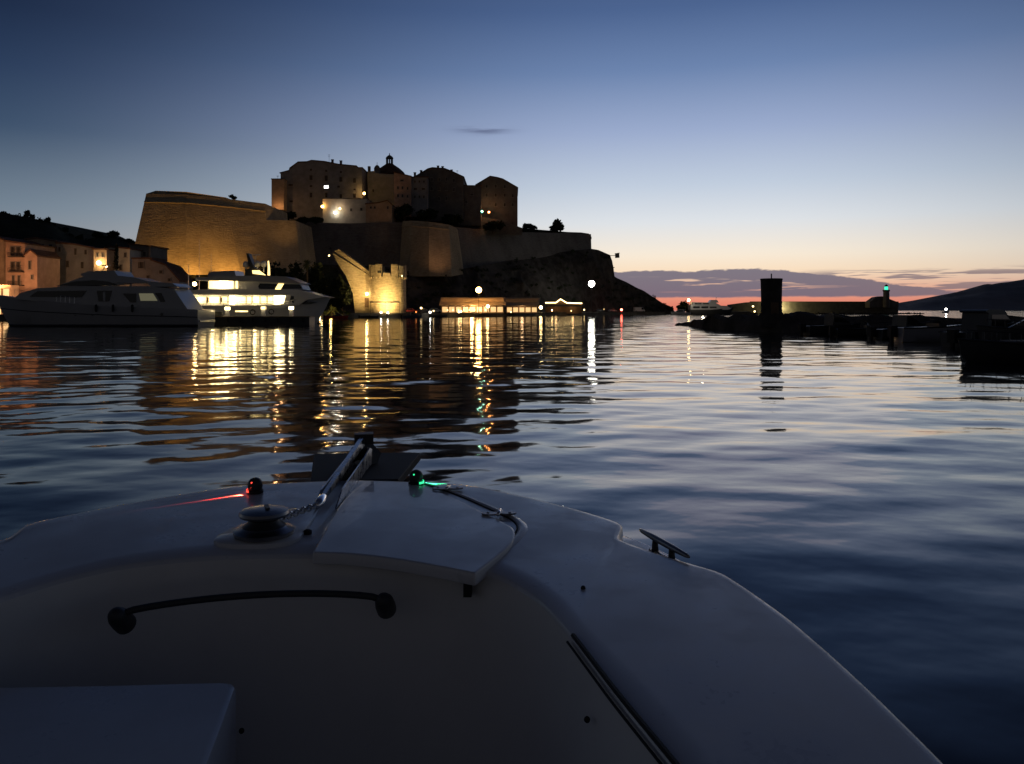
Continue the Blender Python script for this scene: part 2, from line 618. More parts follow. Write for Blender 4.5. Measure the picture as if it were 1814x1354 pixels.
tag(wob, 'calm dark harbour water with soft ripples and light streaks', None, None, 'structure')

# ------------------------------------------------------------------ terrain


def interp(pts, x):
    if x <= pts[0][0]:
        return pts[0][1:]
    for a, c in zip(pts, pts[1:]):
        if x <= c[0]:
            q = (x - a[0]) / (c[0] - a[0])
            return tuple(u + (w - u) * q for u, w in zip(a[1:], c[1:]))
    return pts[-1][1:]


def slope_sheet(name, cols, material, label, n=120, m=16, rough=1.2, back=60, seed=0.0, x0=None, x1=None, ease=1.0):
    """terrain: cols = (px, footY, footZ, topRow, topY); rises from the foot line to the top line, then a plateau behind"""
    xs = np.linspace(x0 or cols[0][0], x1 or cols[-1][0], n)
    rings = []
    for px in xs:
        fy, fz, ty, tY = interp(cols, px)
        foot = Vector(((px - CX) / F * fy, fy, fz))
        top = W(px, ty, tY)
        row = [Vector((foot.x, foot.y, -1.0))]
        for j in range(m + 1):
            q = j / m
            p_ = foot.lerp(top, q)
            p_.z = foot.z + (top.z - foot.z) * q ** ease
            e = math.sin(math.pi * min(1, q * 1.02)) if q < 1 else 0
            d = noise.fractal(p_ * 0.09 + Vector((seed, 0, 0)), 1.0, 2.0, 4) * rough * e
            p_ += Vector((d * 0.5, -abs(d) * 1.5, d))
            row.append(p_)
        row.append(top + Vector((0, back, 0.0)))
        row.append(top + Vector((0, back + 25, -top.z - 1)))
        rings.append(row)
    mb = MB()
    mb.loft(rings, False)
    o = mb.build(name, material, None, True, 50)
    return tag(o, label, None, None, 'structure')


# rock under the citadel, down to the point
ROCK = [(505, 252, 1.3, 468, 292), (620, 262, 1.3, 470, 298), (720, 270, 1.3, 476, 300), (812, 288, 1.3, 478, 306), (900, 315, 1.3, 462, 342),
                             (1000, 352, 1.3, 446, 372), (1048, 374, 1.3, 441, 386), (1060, 380, 1.3, 443, 388), (1083, 390, 1.3, 453, 396), (1086, 392, 1.3, 470, 397), (1089, 393, 1.3, 491, 399),
                             (1110, 400, 1.3, 500, 406), (1128, 405, 1.3, 510, 410), (1140, 408, 1.3, 515, 413), (1158, 412, 1.3, 527, 416),
                             (1175, 414, 1.3, 538, 418), (1188, 416, 1.3, 543, 420), (1195, 418, 1.2, 552, 421)]
slope_sheet('citadel_rock', ROCK, 'rock',
            'dark rocky slope below the citadel walls falling to the point', 170, 20, 3.0, 30)
# slope below the great bastion, hill with houses
slope_sheet('bastion_slope', [(180, 205, 1.5, 490, 235), (300, 205, 1.5, 486, 238), (470, 215, 1.5, 478, 262), (540, 225, 1.5, 468, 288), (600, 240, 1.5, 470, 300)], 'scrub_ground',
            'scrub-covered slope below the great bastion', 70, 12, 1.5, 20, 4.0)
# wooded hill behind the harbour houses
ridge = [(-900, 330), (-400, 345), (-150, 362), (0, 376), (25, 381), (60, 388), (85, 394), (105, 404), (118, 414), (135, 422), (150, 426), (175, 420), (200, 420), (215, 425),
         (235, 431), (258, 434), (275, 442), (300, 470), (330, 500)]
slope_sheet('hill', [(x, 230, 1.5, y, 330) for x, y in ridge], 'scrub_ground', 'dark wooded hill rising behind the harbour houses', 140, 14, 3.5, 60, 9.0)
# far mountain across the bay
mt = [(1585, 541), (1610, 536), (1640, 531), (1660, 526), (1690, 519), (1720, 512), (1740, 505), (1760, 503), (1790, 499), (1814, 495), (1900, 478), (2100, 440), (2500, 430), (3200, 470)]
rings = []
for px in np.linspace(1580, 3200, 220):
    (ty,) = interp(mt, px)
    top = W(px, ty, 5200)
    top.z += noise.fractal(Vector((px * 0.05, 3, 0)), 1.0, 2.0, 4) * 9
    foot = Vector(((px - CX) / F * 4300, 4300, -2))
    row = [foot]
    for j in range(1, 9):
        q = j / 8
        p_ = foot.lerp(top, q)
        p_.z += noise.fractal(p_ * 0.002, 1.0, 2.0, 4) * 40 * math.sin(math.pi * q)
        p_.z = max(p_.z, -2 + 8 * q)
        row.append(p_)
    row.append(Vector((top.x, 6500, -2)))
    rings.append(row)
mb = MB()
mb.loft(rings, False)
tag(mb.build('mountain', 'mountain', None, True), 'distant mountain ridge across the bay', None, None, 'structure')

# quay: front edge line (px, Y)
edge = [(-900, 150), (-200, 150), (330, 165), (520, 196), (578, 215), (640, 221), (720, 226), (800, 243), (900, 278), (1000, 322), (1100, 372), (1150, 398), (1178, 410)]
ZQ = 1.25
mb = MB()
fr = [Vector(((x - CX) / F * Y, Y, ZQ)) for x, Y in edge]
bk = [Vector(((x - CX) / F * (Y + 75), Y + 75, ZQ)) for x, Y in edge]
mb.loft([[Vector((p.x, p.y, -1.5)) for p in fr], [Vector((p.x, p.y, ZQ - 0.25)) for p in fr]], False)
mb.loft([fr, bk], False)
tag(mb.build('quay', 'quay_stone'), 'stone harbour quay below the citadel', None, None, 'structure')
mb = MB()
for a, c in zip(fr, fr[1:]):
    mb.tube([a + Vector((0, -0.12, -0.1)), c + Vector((0, -0.12, -0.1))], 0.2, 6)
tag(mb.build('quay_kerb', 'quay_stone'), 'rounded stone kerb along the quay edge', None, None, 'structure')

# ------------------------------------------------------------------ fortifications


def rampart(name, label, bottom, top, thick, material, cordon=True, parapet=0.0, cat='rampart'):
    """battered wall: bottom / top = (px, row, Y) along the front; solid behind"""
    bt = [W(*p_) for p_ in bottom]
    tp = [W(*p_) for p_ in top]
    root = thing(name, bt[0].lerp(bt[-1], 0.5), label, cat)
    off = Vector((0, thick, 0))
    mb = MB()
    rows = []
    for j in range(9):
        q = j / 8
        rows.append([a.lerp(c, q) for a, c in zip(bt, tp)])
    n = len(bt)
    mb.loft(rows, False)
    mb.loft([[p_ + off for p_ in rows[-1]], [Vector((p_.x, p_.y + thick, p_.z)) for p_ in rows[0]]], False)
    mb.loft([tp, [p_ + off for p_ in tp]], False)
    mb.add([bt[0], tp[0], tp[0] + off, bt[0] + off], [(0, 1, 2, 3)])
    mb.add([bt[-1], tp[-1], tp[-1] + off, bt[-1] + off], [(0, 1, 2, 3)])
    mb.build('wall', material, root)
    if cordon:
        m2 = MB()
        m2.tube([a.lerp(c, 0.90) + Vector((0, -0.15, 0)) for a, c in zip(bt, tp)], 0.32, 6)
        m2.build('cordon', material, root)
    if parapet:
        m3 = MB()
        for a, c in zip(tp, tp[1:]):
            m3.prism([a + Vector((0, .3, .003)), c + Vector((0, .3, .003)), c + Vector((0, .3, parapet)), a + Vector((0, .3, parapet))], (0, 2.0, 0))
        m3.build('parapet', material, root)
    return root


gb = rampart('great_bastion', 'huge sloping stone bastion lit orange by floodlights behind the yachts',
             [(224, 500, 236), (330, 500, 240), (430, 500, 250), (474, 500, 258)],
             [(259, 343, 246), (330, 345, 250), (400, 352, 258), (470, 361, 266)], 26, 'bastion_stone', True)
mb = MB()
mb.prism([W(260, 343, 247.5), W(276, 338, 247.5), W(330, 340, 250), W(400, 350, 258), W(400, 352.2, 258), W(330, 345.2, 251), W(275, 344, 247.6)], (0, 6, 0))
mb.build('parapet', 'bastion_stone', gb)
rampart('bastion_flank', 'lower stepped flank of the great bastion beside its tall face',
        [(473.8, 500, 257.9), (537, 500, 269)], [(470.6, 390, 264.3), (523, 391, 273.5)], 22, 'bastion_stone', False, 0.0)
rampart('curtain_wall', 'dim stone curtain wall below the flat-roofed lamp-lit building',
        [(515, 482, 296), (620, 482, 300), (716, 486, 302)], [(519, 393, 304), (620, 396, 308), (716, 394, 308)], 10, 'grey_stone', False, 0.0)
rampart('round_bastion', 'dim rounded stone bastion between curtain wall and long dark wall',
        [(706, 492, 300), (725, 490, 293), (760, 490, 289), (800, 490, 294), (820, 486, 306)],
        [(713, 392, 308), (730, 391, 301), (760, 393, 297), (795, 398, 301), (808, 404, 312)], 14, 'bastion_stone', True, 0.0)
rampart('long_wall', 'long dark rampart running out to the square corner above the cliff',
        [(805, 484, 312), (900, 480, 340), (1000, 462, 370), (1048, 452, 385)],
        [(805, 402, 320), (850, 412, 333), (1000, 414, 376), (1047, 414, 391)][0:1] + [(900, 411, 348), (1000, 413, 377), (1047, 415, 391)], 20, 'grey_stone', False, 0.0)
# corner parapet and bracketed box at the point
rt = thing('corner_parapet', W(1020, 416, 388), 'low raised parapet along the square corner of the long dark wall', 'parapet')
mb = MB()
px_prism(mb, [(996, 416), (1000, 411), (1030, 412), (1043, 414), (1048, 420), (1048, 424), (996, 424)], 388.5, 8)
mb.build('wall', 'grey_stone', rt)
sb = thing('hanging_box', W(1083, 452, 396), 'small dark box held out on an arm from the cliff edge', 'sentry box')
mb = MB()
mb.tube([W(1079, 453, 398), W(1092, 453, 398)], 0.16, 6)
mb.build('arm', 'black_iron', sb)
mb = MB()
px_prism(mb, [(1090.5, 450), (1097, 449), (1097.5, 456.5), (1090.5, 457)], 397, 1.9)
px_prism(mb, [(1090, 449), (1097.6, 447.8), (1097.8, 449), (1090, 450.2)], 396.7, 2.5)
mb.build('cabin', 'grey_stone', sb)

# plateau of the old town behind the walls
slope_sheet('town_ground', [(466, 268, 16, 392, 296), (540, 300, 18, 388, 320), (640, 312, 18, 384, 335), (720, 312, 18, 384, 335), (820, 322, 18, 394, 350), (930, 352, 18, 405, 375), (1040, 393, 18, 414, 400)],
            'scrub_ground', 'overgrown ground of the old town behind the ramparts', 60, 8, 0.8, 40, 2.0)

# ------------------------------------------------------------------ buildings


def window(root, px, py, w, h, Y, lit=None, shutters=True):
    """frame, pane and half-open shutters set on the wall face at distance Y"""
    s = Y / F
    c = W(px, py, Y)
    ww, hh = w * s / 2, h * s / 2
    f = MB()
    t_ = 0.09 + 0.05 * ww
    for dx, dz_, sx, sz in ((-ww, 0, t_, 2 * hh + t_), (ww, 0, t_, 2 * hh + t_), (0, hh, 2 * ww + t_, t_), (0, -hh - 0.03, 2 * ww + 4 * t_, t_ * 1.4)):
        f.box((c.x + dx, c.y - 0.05, c.z + dz_), (sx, 0.16, sz))
    o = f.build('window', 'window_frame', root)
    q = MB()
    q.box((c.x, c.y - 0.012, c.z), (2 * ww - t_ + .004, 0.03, 2 * hh - t_ + .004))
    q.build('pane', lit or 'dark_glass', o)
    if shutters and not lit:
        q = MB()
        for sgn in (-1, 1):
            q.box((c.x + sgn * ww * 0.52, c.y - 0.1, c.z), (ww * 0.86, 0.05, 2 * hh - t_), sgn * 0.12)
        q.build('shutter', 'shutter', o)
    return o


def building(name, label, prof, ybase, Y, depth, wall, wins=(), roof='roof_tile', lit={}, over=0.35, cat='house', group=None, chim=(), thick=0.35):
    root = thing(name, W((prof[0][0] + prof[-1][0]) / 2, ybase, Y), label, cat, group)
    mb = MB()
    px_prism(mb, list(prof) + [(prof[-1][0], ybase), (prof[0][0], ybase)], Y, depth)
    mb.build('wall', wall, root)
    s = Y / F
    r = MB()
    pts = [W(x, y, Y) for x, y in prof]
    n = len(pts)
    pts[0] += (pts[0] - pts[1]).normalized() * over
    pts[-1] += (pts[-1] - pts[-2]).normalized() * over
    rings = []
    for yy in (-over, depth + over):
        rings.append([p_ + Vector((0, yy, 0.01)) for p_ in pts] + [p_ + Vector((0, yy, thick)) for p_ in reversed(pts)])
    r.loft(rings, True, True)
    ro = r.build('roof', roof, root)
    for cx, cy in chim:
        q = MB()
        c = W(cx, cy, Y + depth * 0.4)
        q.box((c.x, c.y, c.z), (0.9, 0.9, 2.2))
        q.box((c.x, c.y, c.z + 1.15), (1.15, 1.15, 0.2))
        q.build('chimney', wall, ro)
    for i, w_ in enumerate(wins):
        window(root, w_[0], w_[1], w_[2], w_[3], Y, w_[4] if len(w_) > 4 else None)
    return root


building('stone_annex', 'small flat-roofed block lit warm at its foot, against the big palace', [(481, 318), (503, 318)], 372, 318, 14, 'plaster_ochre', roof='grey_stone', over=0.2)
building('palace', 'big palace block with one brightly lit window, the tallest on the citadel',
         [(497, 307), (512, 303), (513, 299), (528, 288), (544, 287.5), (552, 285), (575, 287), (600, 292), (632, 295), (634, 298), (641, 298)], 392, 322, 28, 'plaster_grey',
         [(551, 301, 4, 4), (578, 303, 4, 4), (604, 305, 4, 4), (551, 315, 6, 9), (578, 316, 6, 10), (604, 318, 6, 9), (628, 320, 6, 9), (551, 330, 5, 4),
          (578, 331.5, 8, 5.5, 'white_soft'), (628, 336, 4, 3), (551, 346, 5, 9), (578, 346, 5, 9), (604, 348, 5, 8), (628, 347, 5, 8), (515, 328, 8, 4), (516, 357, 7, 4), (600, 331, 5, 4)],
         chim=((604, 290), (589, 288)))
building('terrace_house', 'low flat-roofed building with pale wall lit by wall lamps below the palace', [(572, 353), (650, 353)], 402, 311, 8, 'plaster_white',
         [(622, 372, 4, 5), (640, 371, 4, 5)], roof='grey_stone', over=0.3)
building('gabled_cottage', 'small gabled cottage beside the flat-roofed lamp-lit building', [(648, 362), (672, 360), (686, 356), (694, 363)], 404, 309, 9, 'plaster_ochre',
         [(657, 368, 3.4, 4), (664, 368, 3.4, 4), (687, 368, 3, 5)], over=0.3)
# church with dome and lantern
ch = thing('church', W(683, 375, 330), 'church with dark octagonal dome and lantern between town houses', 'church')
mb = MB()
px_prism(mb, [(651, 304), (664, 303), (666, 307), (700, 309), (716, 309), (716, 380), (651, 380)], 330, 20)
mb.build('wall', 'plaster_grey', ch)
mb = MB()
c = W(690, 309, 342)
s = 342 / F
d = mb.lathe([(27 * s, -0.5), (27 * s, 0.4), (24 * s, 5 * s), (17 * s, 11 * s), (8 * s, 17 * s), (6.5 * s, 18.5 * s)], c, 8)
dome = mb.build('dome', 'roof_tile', ch)
mb = MB()
for i in range(8):
    a = 2 * math.pi * i / 8 + 0.2
    mb.box((c.x + math.cos(a) * 5.2 * s, c.y + math.sin(a) * 5.2 * s, c.z + 23 * s), (1.9 * s, 1.9 * s, 10 * s), a)
mb.lathe([(5.6 * s, 17.6 * s), (5.6 * s, 18.8 * s)], c, 8)
mb.lathe([(7 * s, 27.6 * s), (6.8 * s, 28.6 * s), (5.6 * s, 30.8 * s), (3 * s, 33 * s), (0.9 * s, 34 * s), (0.5 * s, 37.5 * s)], c, 8)
mb.build('lantern', 'plaster_dark', ch)
mb = MB()
c2 = W(668, 307, 333)
mb.box((c2.x, c2.y, c2.z + 3 * s), (9 * s, 9 * s, 8 * s))
mb.lathe([(5.6 * s, 7 * s), (5.2 * s, 9 * s), (3.6 * s, 12 * s), (1 * s, 14 * s), (.4 * s, 14.4 * s), (.3 * s, 19 * s)], c2, 10)
mb.box((W(652, 303, 332).x + .5, 332, W(652, 300, 332).z), (1.1, 1.1, 2.4))
mb.build('bell_turret', 'plaster_dark', ch)
window(ch, 661, 338, 3, 5, 330)
building('pale_house', 'narrow pale house with a sloping roofline right of the church', [(698, 306), (728, 313)], 384, 322, 12, 'plaster_pink',
         [(712, 320, 6, 3), (705, 333, 3, 5), (713, 333, 3, 5), (722, 334, 3, 5), (705, 347, 3, 5), (713, 347, 3, 5), (722, 348, 3, 5)], over=0.3)
building('narrow_house', 'narrow house with rows of windows between pale house and dark mansion', [(728, 314.5), (757, 314.5)], 384, 324, 12, 'plaster_grey',
         [(735, 322, 3, 4), (743, 322, 3, 4), (751, 322, 3, 4), (736, 335, 6, 4), (750, 335, 6, 4), (735, 349, 3, 5), (743, 349, 3, 5), (751, 349, 3, 5)], over=0.3, chim=((735, 311),))
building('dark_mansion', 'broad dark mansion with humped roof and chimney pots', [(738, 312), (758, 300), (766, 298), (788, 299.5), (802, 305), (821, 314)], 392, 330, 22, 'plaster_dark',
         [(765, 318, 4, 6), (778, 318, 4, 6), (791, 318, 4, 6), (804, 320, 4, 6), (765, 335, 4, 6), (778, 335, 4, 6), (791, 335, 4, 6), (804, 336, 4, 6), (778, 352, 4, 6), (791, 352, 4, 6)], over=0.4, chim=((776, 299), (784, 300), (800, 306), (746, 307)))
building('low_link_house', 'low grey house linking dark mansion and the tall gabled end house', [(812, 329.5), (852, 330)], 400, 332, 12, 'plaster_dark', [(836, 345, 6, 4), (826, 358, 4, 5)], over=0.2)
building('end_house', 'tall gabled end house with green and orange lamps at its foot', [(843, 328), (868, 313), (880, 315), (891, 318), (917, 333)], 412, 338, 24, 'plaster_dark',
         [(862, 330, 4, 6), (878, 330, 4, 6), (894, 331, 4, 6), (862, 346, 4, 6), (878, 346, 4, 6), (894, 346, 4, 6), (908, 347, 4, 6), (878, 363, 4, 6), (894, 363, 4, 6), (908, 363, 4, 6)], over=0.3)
rt = thing('garden_wall', W(850, 392, 336), 'low dark retaining wall in front of the tall gabled end house', 'wall')
mb = MB()
px_prism(mb, [(790, 396), (822, 380), (880, 388), (925, 404), (925, 416), (790, 416)], 334.5, 3)
mb.build('wall', 'grey_stone', rt)


def wall_lamp(label, px, py, Y, r, material, energy, col, tgt=None, group='lamps in the old town'):
    c = W(px, py, Y)
    root = thing('wall_lamp', c + Vector((0, 0.5, 0)), label, 'lamp', group)
    mb = MB()
    mb.tube([c + Vector((0, 0.7, 0.15)), c + Vector((0, 0.1, 0.35)), c + Vector((0, 0, 0.1))], 0.05, 6)
    mb.build('bracket', 'black_iron', root)
    mb = MB()
    mb.ball(c, r, 12, 8)
    mb.build('globe', material, root, True)
    if energy:
        lamp('POINT', c + Vector((0, -0.6, 0.2)), energy, col, 0.25, parent=root)
    return root


wall_lamp('bright white wall lamp on the low flat-roofed building', 594, 377, 310, 0.45, 'cool_white', 70, (1, .92, .6))
wall_lamp('small pinkish lamp above the bright white wall lamp', 602, 370, 310, 0.45, 'warm_soft', 200, (1, .7, .5))
wall_lamp('orange lamp at the corner between palace and flat-roofed building', 571, 366, 310.5, 0.5, 'sodium', 160, (1, .45, .12))
wall_lamp('warm lamp in the gap between the palace and the church', 645, 343, 320, 0.5, 'sodium', 420, (1, .6, .2))
wall_lamp('white-green lamp at the foot of the end house', 854, 375, 333.5, 0.6, 'green_pale', 250, (.4, 1, .7))
wall_lamp('orange lamp beside the green one at the foot of the end house', 866, 376.5, 333.5, 0.55, 'orange_lamp', 700, (1, .35, .1))
lamp('POINT', W(491, 366, 315), 380, (1, .5, .2), 0.4, name='annex_footlight')
lamp('POINT', W(670, 398, 308.4), 70, (1, .75, .5), 0.4, name='cottage_footlight')

for i, (x, y, Y, h_) in enumerate(((583, 287, 330, 3.2), (492, 318, 322, 1.6), (810, 309, 340, 1.8), (700, 307, 328, 1.6))):
    c = W(x, y, Y)
    root = thing('roof_aerial', c, ['tall thin aerial on the palace roof', 'short aerial on the small flat-roofed block', 'aerial on the humped roof of the dark mansion', 'aerial on the pale house by the church'][i], 'aerial', 'roof aerials in the old town')
    mb = MB()
    mb.tube([c - Vector((0, 0, .6)), c + Vector((0, 0, h_))], .05, 5)
    mb.build('mast', 'black_iron', root)
    mb = MB()
    for k_ in (.95, .8, .68):
        mb.tube([c + Vector((-.5, 0, h_ * k_)), c + Vector((.5, 0, h_ * k_))], .03, 4)
    mb.build('rods', 'black_iron', root)
# trees on the citadel
tree('small wind-bent tree on the rampart right of the end house', 937, 395, 411, 372, 27, 500, 0.55, blobs=5, seed=1)
tree('dense round-topped tree on the long wall near the corner', 987, 388, 415, 384, 30, 1000, 0.6, blobs=6, seed=2, trunk_frac=.15)
tree('little bush-like tree on top of the great bastion', 413, 345, 357, 262, 16, 200, 0.35, blobs=3, seed=3)
for i, (x, yt, yb, w_) in enumerate(((487, 374, 393, 34), (511, 376, 394, 34), (560, 383, 398, 26), (536, 382, 396, 26))):
    tree(['spreading dark tree over the stepped flank, leftmost of four', 'second dark tree from the bastion step below the palace', 'dark tree left of the bright white wall lamp', 'third dark tree from the bastion step below the palace'][i],
         x, yt, yb, 300, w_, 420, 0.55, seed=10 + i, trunk_frac=.15)
for i, (x, yt, yb, w_, Y) in enumerate(((716, 356, 392, 44, 314), (760, 368, 396, 50, 318), (800, 376, 402, 46, 322), (872, 388, 412, 50, 330), (904, 392, 414, 40, 340))):
    tree(['dark tree in front of the pale house by the church', 'dark tree below the narrow house and dark mansion', 'dark tree at the foot of the low link house', 'dark tree under the green and orange lamps', 'dark tree at the right foot of the end house'][i],
         x, yt, yb, Y, w_, 520, 0.6, seed=20 + i, trunk_frac=.12)

# floodlights on the great bastion
def floodlight(label, px, py, Y, tgt, energy, angle, col, blend=0.7, spread=0.5):
    c = W(px, py, Y)
    root = thing('floodlight', c, label, 'floodlight', 'ground floodlights of the fortress')
    d = (Vector(tgt) - c).normalized()
    mb = MB()
    mb.tube([c - d * 0.5 + Vector((0, 0, -1.2)), c - d * 0.3], 0.08, 6)
    mb.tube([c - d * 0.5, c - d * 0.1, c], [0.18, 0.34, 0.40], 10)
    mb.build('housing', 'black_iron', root)
    mb = MB()
    mb.tube([c + d * 0.004, c + d * 0.02], 0.35, 10)
    mb.build('lens', 'sodium_soft', root)
    lamp('SPOT', c + d * 0.3, energy, col, spread, tgt, angle, blend, root)


floodlight('floodlight aimed up at the middle of the great bastion', 350, 489, 236, W(352, 462, 241), 6500, 130, (1, .48, .10), 0.9)
floodlight('floodlight aimed up at the inner end of the great bastion', 412, 487, 243, W(410, 460, 249), 5500, 130, (1, .48, .10), 0.9)
floodlight('floodlight aimed up at the outer end of the great bastion', 292, 489, 233, W(292, 462, 238), 3200, 130, (1, .48, .10), 0.9)
floodlight('floodlight aimed at the stepped flank of the great bastion', 585, 440, 262, W(480, 378, 268), 3000, 60, (1, .50, .13), 1.0)
floodlight('floodlight in the scrub below the rounded bastion', 790, 488, 282, W(765, 415, 299), 2200, 80, (1, .5, .25), 0.9)
floodlight('floodlight in the scrub below the curtain wall', 560, 478, 288, W(565, 420, 304), 1500, 80, (1, .5, .25), 0.9)

# ------------------------------------------------------------------ ramp wall and round tower
rw = thing('ramp_wall', W(640, 556, 226), 'lamp-lit wall with stepped sloping top running down to the round tower', 'wall')
mb = MB()
px_prism(mb, [(588, 447), (656, 489), (656, 557), (629, 557), (625, 520), (612, 488), (600, 470)], 231, 3)
mb.build('wall', 'tower_stone', rw)
mb = MB()
mb.prism([W(600, 442, 230.5), W(656, 482, 230.5), W(656, 488.5, 230.5), W(592, 445, 230.5)], (0, 4, 0))
mb.build('coping', 'tower_stone', rw)
mb = MB()
px_prism(mb, [(646, 528), (653, 528), (653, 545), (646, 545)], 230.7, 0.25)
mb.build('door', 'timber', rw)

rtw = thing('round_tower', W(687, 556, 226), 'squat round stone tower with notched parapet, floodlit from below', 'tower')
TC = W(687, 556, 231)
ts = 226 / F
Rt = 32.5 * ts
mb = MB()
zb = 1.25
ztop = W(0, 489, 226).z
mb.lathe([(Rt * 1.06, zb - .2), (Rt * 1.02, zb + 2), (Rt * 0.995, ztop - 0.2), (Rt * 0.99, ztop)], TC - Vector((0, 0, TC.z)), 40)
mb.build('wall', 'tower_stone', rtw, True, 60)
# parapet ring of merlons, each with its own width
z1 = W(0, 468, 226).z
rnd = random.Random(3)
for i in range(14):
    a0 = 2 * math.pi * i / 14 + .12
    a1 = a0 + 2 * math.pi / 14 * (0.80 if i % 2 else 0.9)
    low = i in (10, 3)
    zt = z1 - (2.6 if low else rnd.uniform(0, .35))
    mb = MB()
    rings = []
    for j in range(5):
        a = a0 + (a1 - a0) * j / 4
        ca, sa = math.cos(a), math.sin(a)
        rings.append([Vector((TC.x + ca * r_, TC.y + sa * r_, z_)) for r_, z_ in ((Rt * .86, ztop - .3), (Rt * 1.035, ztop - .3), (Rt * 1.035, zt), (Rt * .86, zt))])
    mb.loft(rings, True, True)
    mb.build('merlon', 'tower_stone', rtw)
mb = MB()
for i in range(30):
    a = 2 * math.pi * i / 30
    mb.box((TC.x + math.cos(a) * Rt * 1.02, TC.y + math.sin(a) * Rt * 1.02, ztop - .55), (.5, .45, .5), a)
mb.build('corbel_row', 'tower_stone', rtw)['kind'] = 'stuff'
q = W(677, 482, 226)
mb = MB()
mb.box((TC.x - 1.6, TC.y - math.sqrt((Rt * 1.035) ** 2 - 1.6 ** 2) - .01, q.z), (1.2, .12, .7), -.3)
mb.build('slit', 'rubber', rtw)
floodlight('floodlight set in the quay at the foot of the round tower', 686, 556.5, 219, W(686, 505, 226), 24000, 120, (1, .66, .24), 0.9, 0.4)
floodlight('floodlight at the foot of the ramp wall by its door', 641, 556, 222, W(640, 480, 231), 7000, 110, (1, .62, .2), 0.9, 0.4)
wall_lamp('round wall lamp above the door of the ramp wall', 650, 521, 229.5, 0.42, 'warm', 160, (1, .7, .3), group='wall lamps on the ramp wall')
mb = MB()
px_prism(mb, [(655, 534.4), (708, 534.4), (708, 536.2), (655, 536.2)], 218.6, .15)
for xx in (656, 682, 707):
    px_prism(mb, [(xx, 536.2), (xx + .6, 536.2), (xx + .6, 557), (xx, 557)], 218.62, .12)
tag(mb.build('barrier_rail', 'black_iron'), 'long thin rail on posts in front of the round tower', 'railing')

# ------------------------------------------------------------------ harbour houses on the left
HG = 'harbour houses below the hill'
building('corner_house', 'orange-lit house end at the picture edge beside the balconied pink house', [(-60, 424), (-10, 420), (12, 428)], 560, 182, 14, 'plaster_ochre',
         [(-30, 445, 8, 14), (-8, 445, 8, 14), (-30, 478, 8, 14), (-8, 478, 8, 14)], group=HG, over=.25)
hb_ = building('balcony_house', 'pink three-storey house with recessed balconies', [(10, 428.5), (44, 433)], 560, 180, 12, 'plaster_pink',
               [(23, 445, 8, 16), (33, 445, 8, 16), (23, 472, 8, 16), (33, 472, 8, 16), (24, 497, 5, 18), (34, 497, 5, 18)], group=HG, over=.3)
for yy in (455, 482, 506):
    mb = MB()
    c0, c1 = W(15, yy, 179), W(40, yy, 179)
    mb.box(((c0.x + c1.x) / 2, 179.3, c0.z), (c1.x - c0.x, 1.3, 0.16))
    for i in range(15):
        xx = c0.x + (c1.x - c0.x) * i / 14
        mb.box((xx, 178.72, c0.z + .5), (.05, .05, .9))
    mb.box(((c0.x + c1.x) / 2, 178.72, c0.z + .98), (c1.x - c0.x, .08, .07))
    mb.build('balcony', 'shutter', hb_)
building('gable_annex', 'small pink gabled annex beside the balconied house', [(43.5, 453), (54, 444), (66, 454)], 560, 179, 9, 'plaster_pink', [(53, 470, 5, 15), (57, 491, 4, 8)], group=HG, over=.25)
building('brown_house', 'tall shaded brown house behind the gabled annex', [(47, 425), (66, 423), (101, 429)], 560, 196, 12, 'plaster_ochre',
         [(60, 438, 6, 10), (76, 438, 6, 10), (90, 438, 6, 10), (76, 462, 6, 12), (90, 462, 6, 12)], group=HG)
building('long_house', 'long low grey house with three dark windows', [(101, 432), (130, 434), (167, 441)], 560, 192, 12, 'plaster_grey',
         [(106, 442, 5, 9), (134, 446, 5, 12), (152, 447, 5, 9), (120, 468, 6, 12), (146, 470, 6, 12)], group=HG)
building('porch_house', 'narrow house with a lamp-lit porch', [(166, 443), (189, 443)], 560, 190, 10, 'plaster_ochre', [(173, 452, 4, 7), (182, 452, 4, 7)], group=HG)
building('pale_corner_house', 'pale house behind the dark slim cypress', [(188, 440), (196, 438), (230, 442)], 560, 194, 10, 'plaster_white',
         [(196, 452, 4, 8), (222, 452, 4, 8), (214, 474, 5, 10)], group=HG)
building('dark_house', 'dark house at the foot of the great bastion', [(229, 434), (266, 437)], 560, 200, 10, 'plaster_dark', [(240, 448, 6, 8), (256, 450, 6, 8)], group=HG)
building('low_shed_house', 'low house with dark doorway below the dark house', [(234, 459), (269, 459)], 560, 188, 8, 'plaster_grey', [(250, 470, 11, 12), (262, 492, 5, 8)], group=HG, over=.2)
building('lean_to', 'lean-to house with a long sloping tiled roof towards the lit yacht', [(268, 462), (294, 471), (318, 498)], 560, 186, 8, 'plaster_grey', [(285, 482, 6, 6), (300, 496, 6, 6)], group=HG, over=.3)
lamp('POINT', W(38, 515, 166), 3200, (1, .50, .24), .5, name='street_glow')
lamp('POINT', W(-10, 500, 170), 1600, (1, .46, .18), .5, name='street_glow')
wall_lamp('bright porch lamp on the narrow harbour house', 175, 466, 189, .5, 'warm', 130, (1, .75, .4), group='porch lamps of the harbour houses')
wall_lamp('smaller porch lamp low beside the bright porch lamp', 188, 472, 189, .32, 'warm_soft', 40, (1, .75, .45), group='porch lamps of the harbour houses')


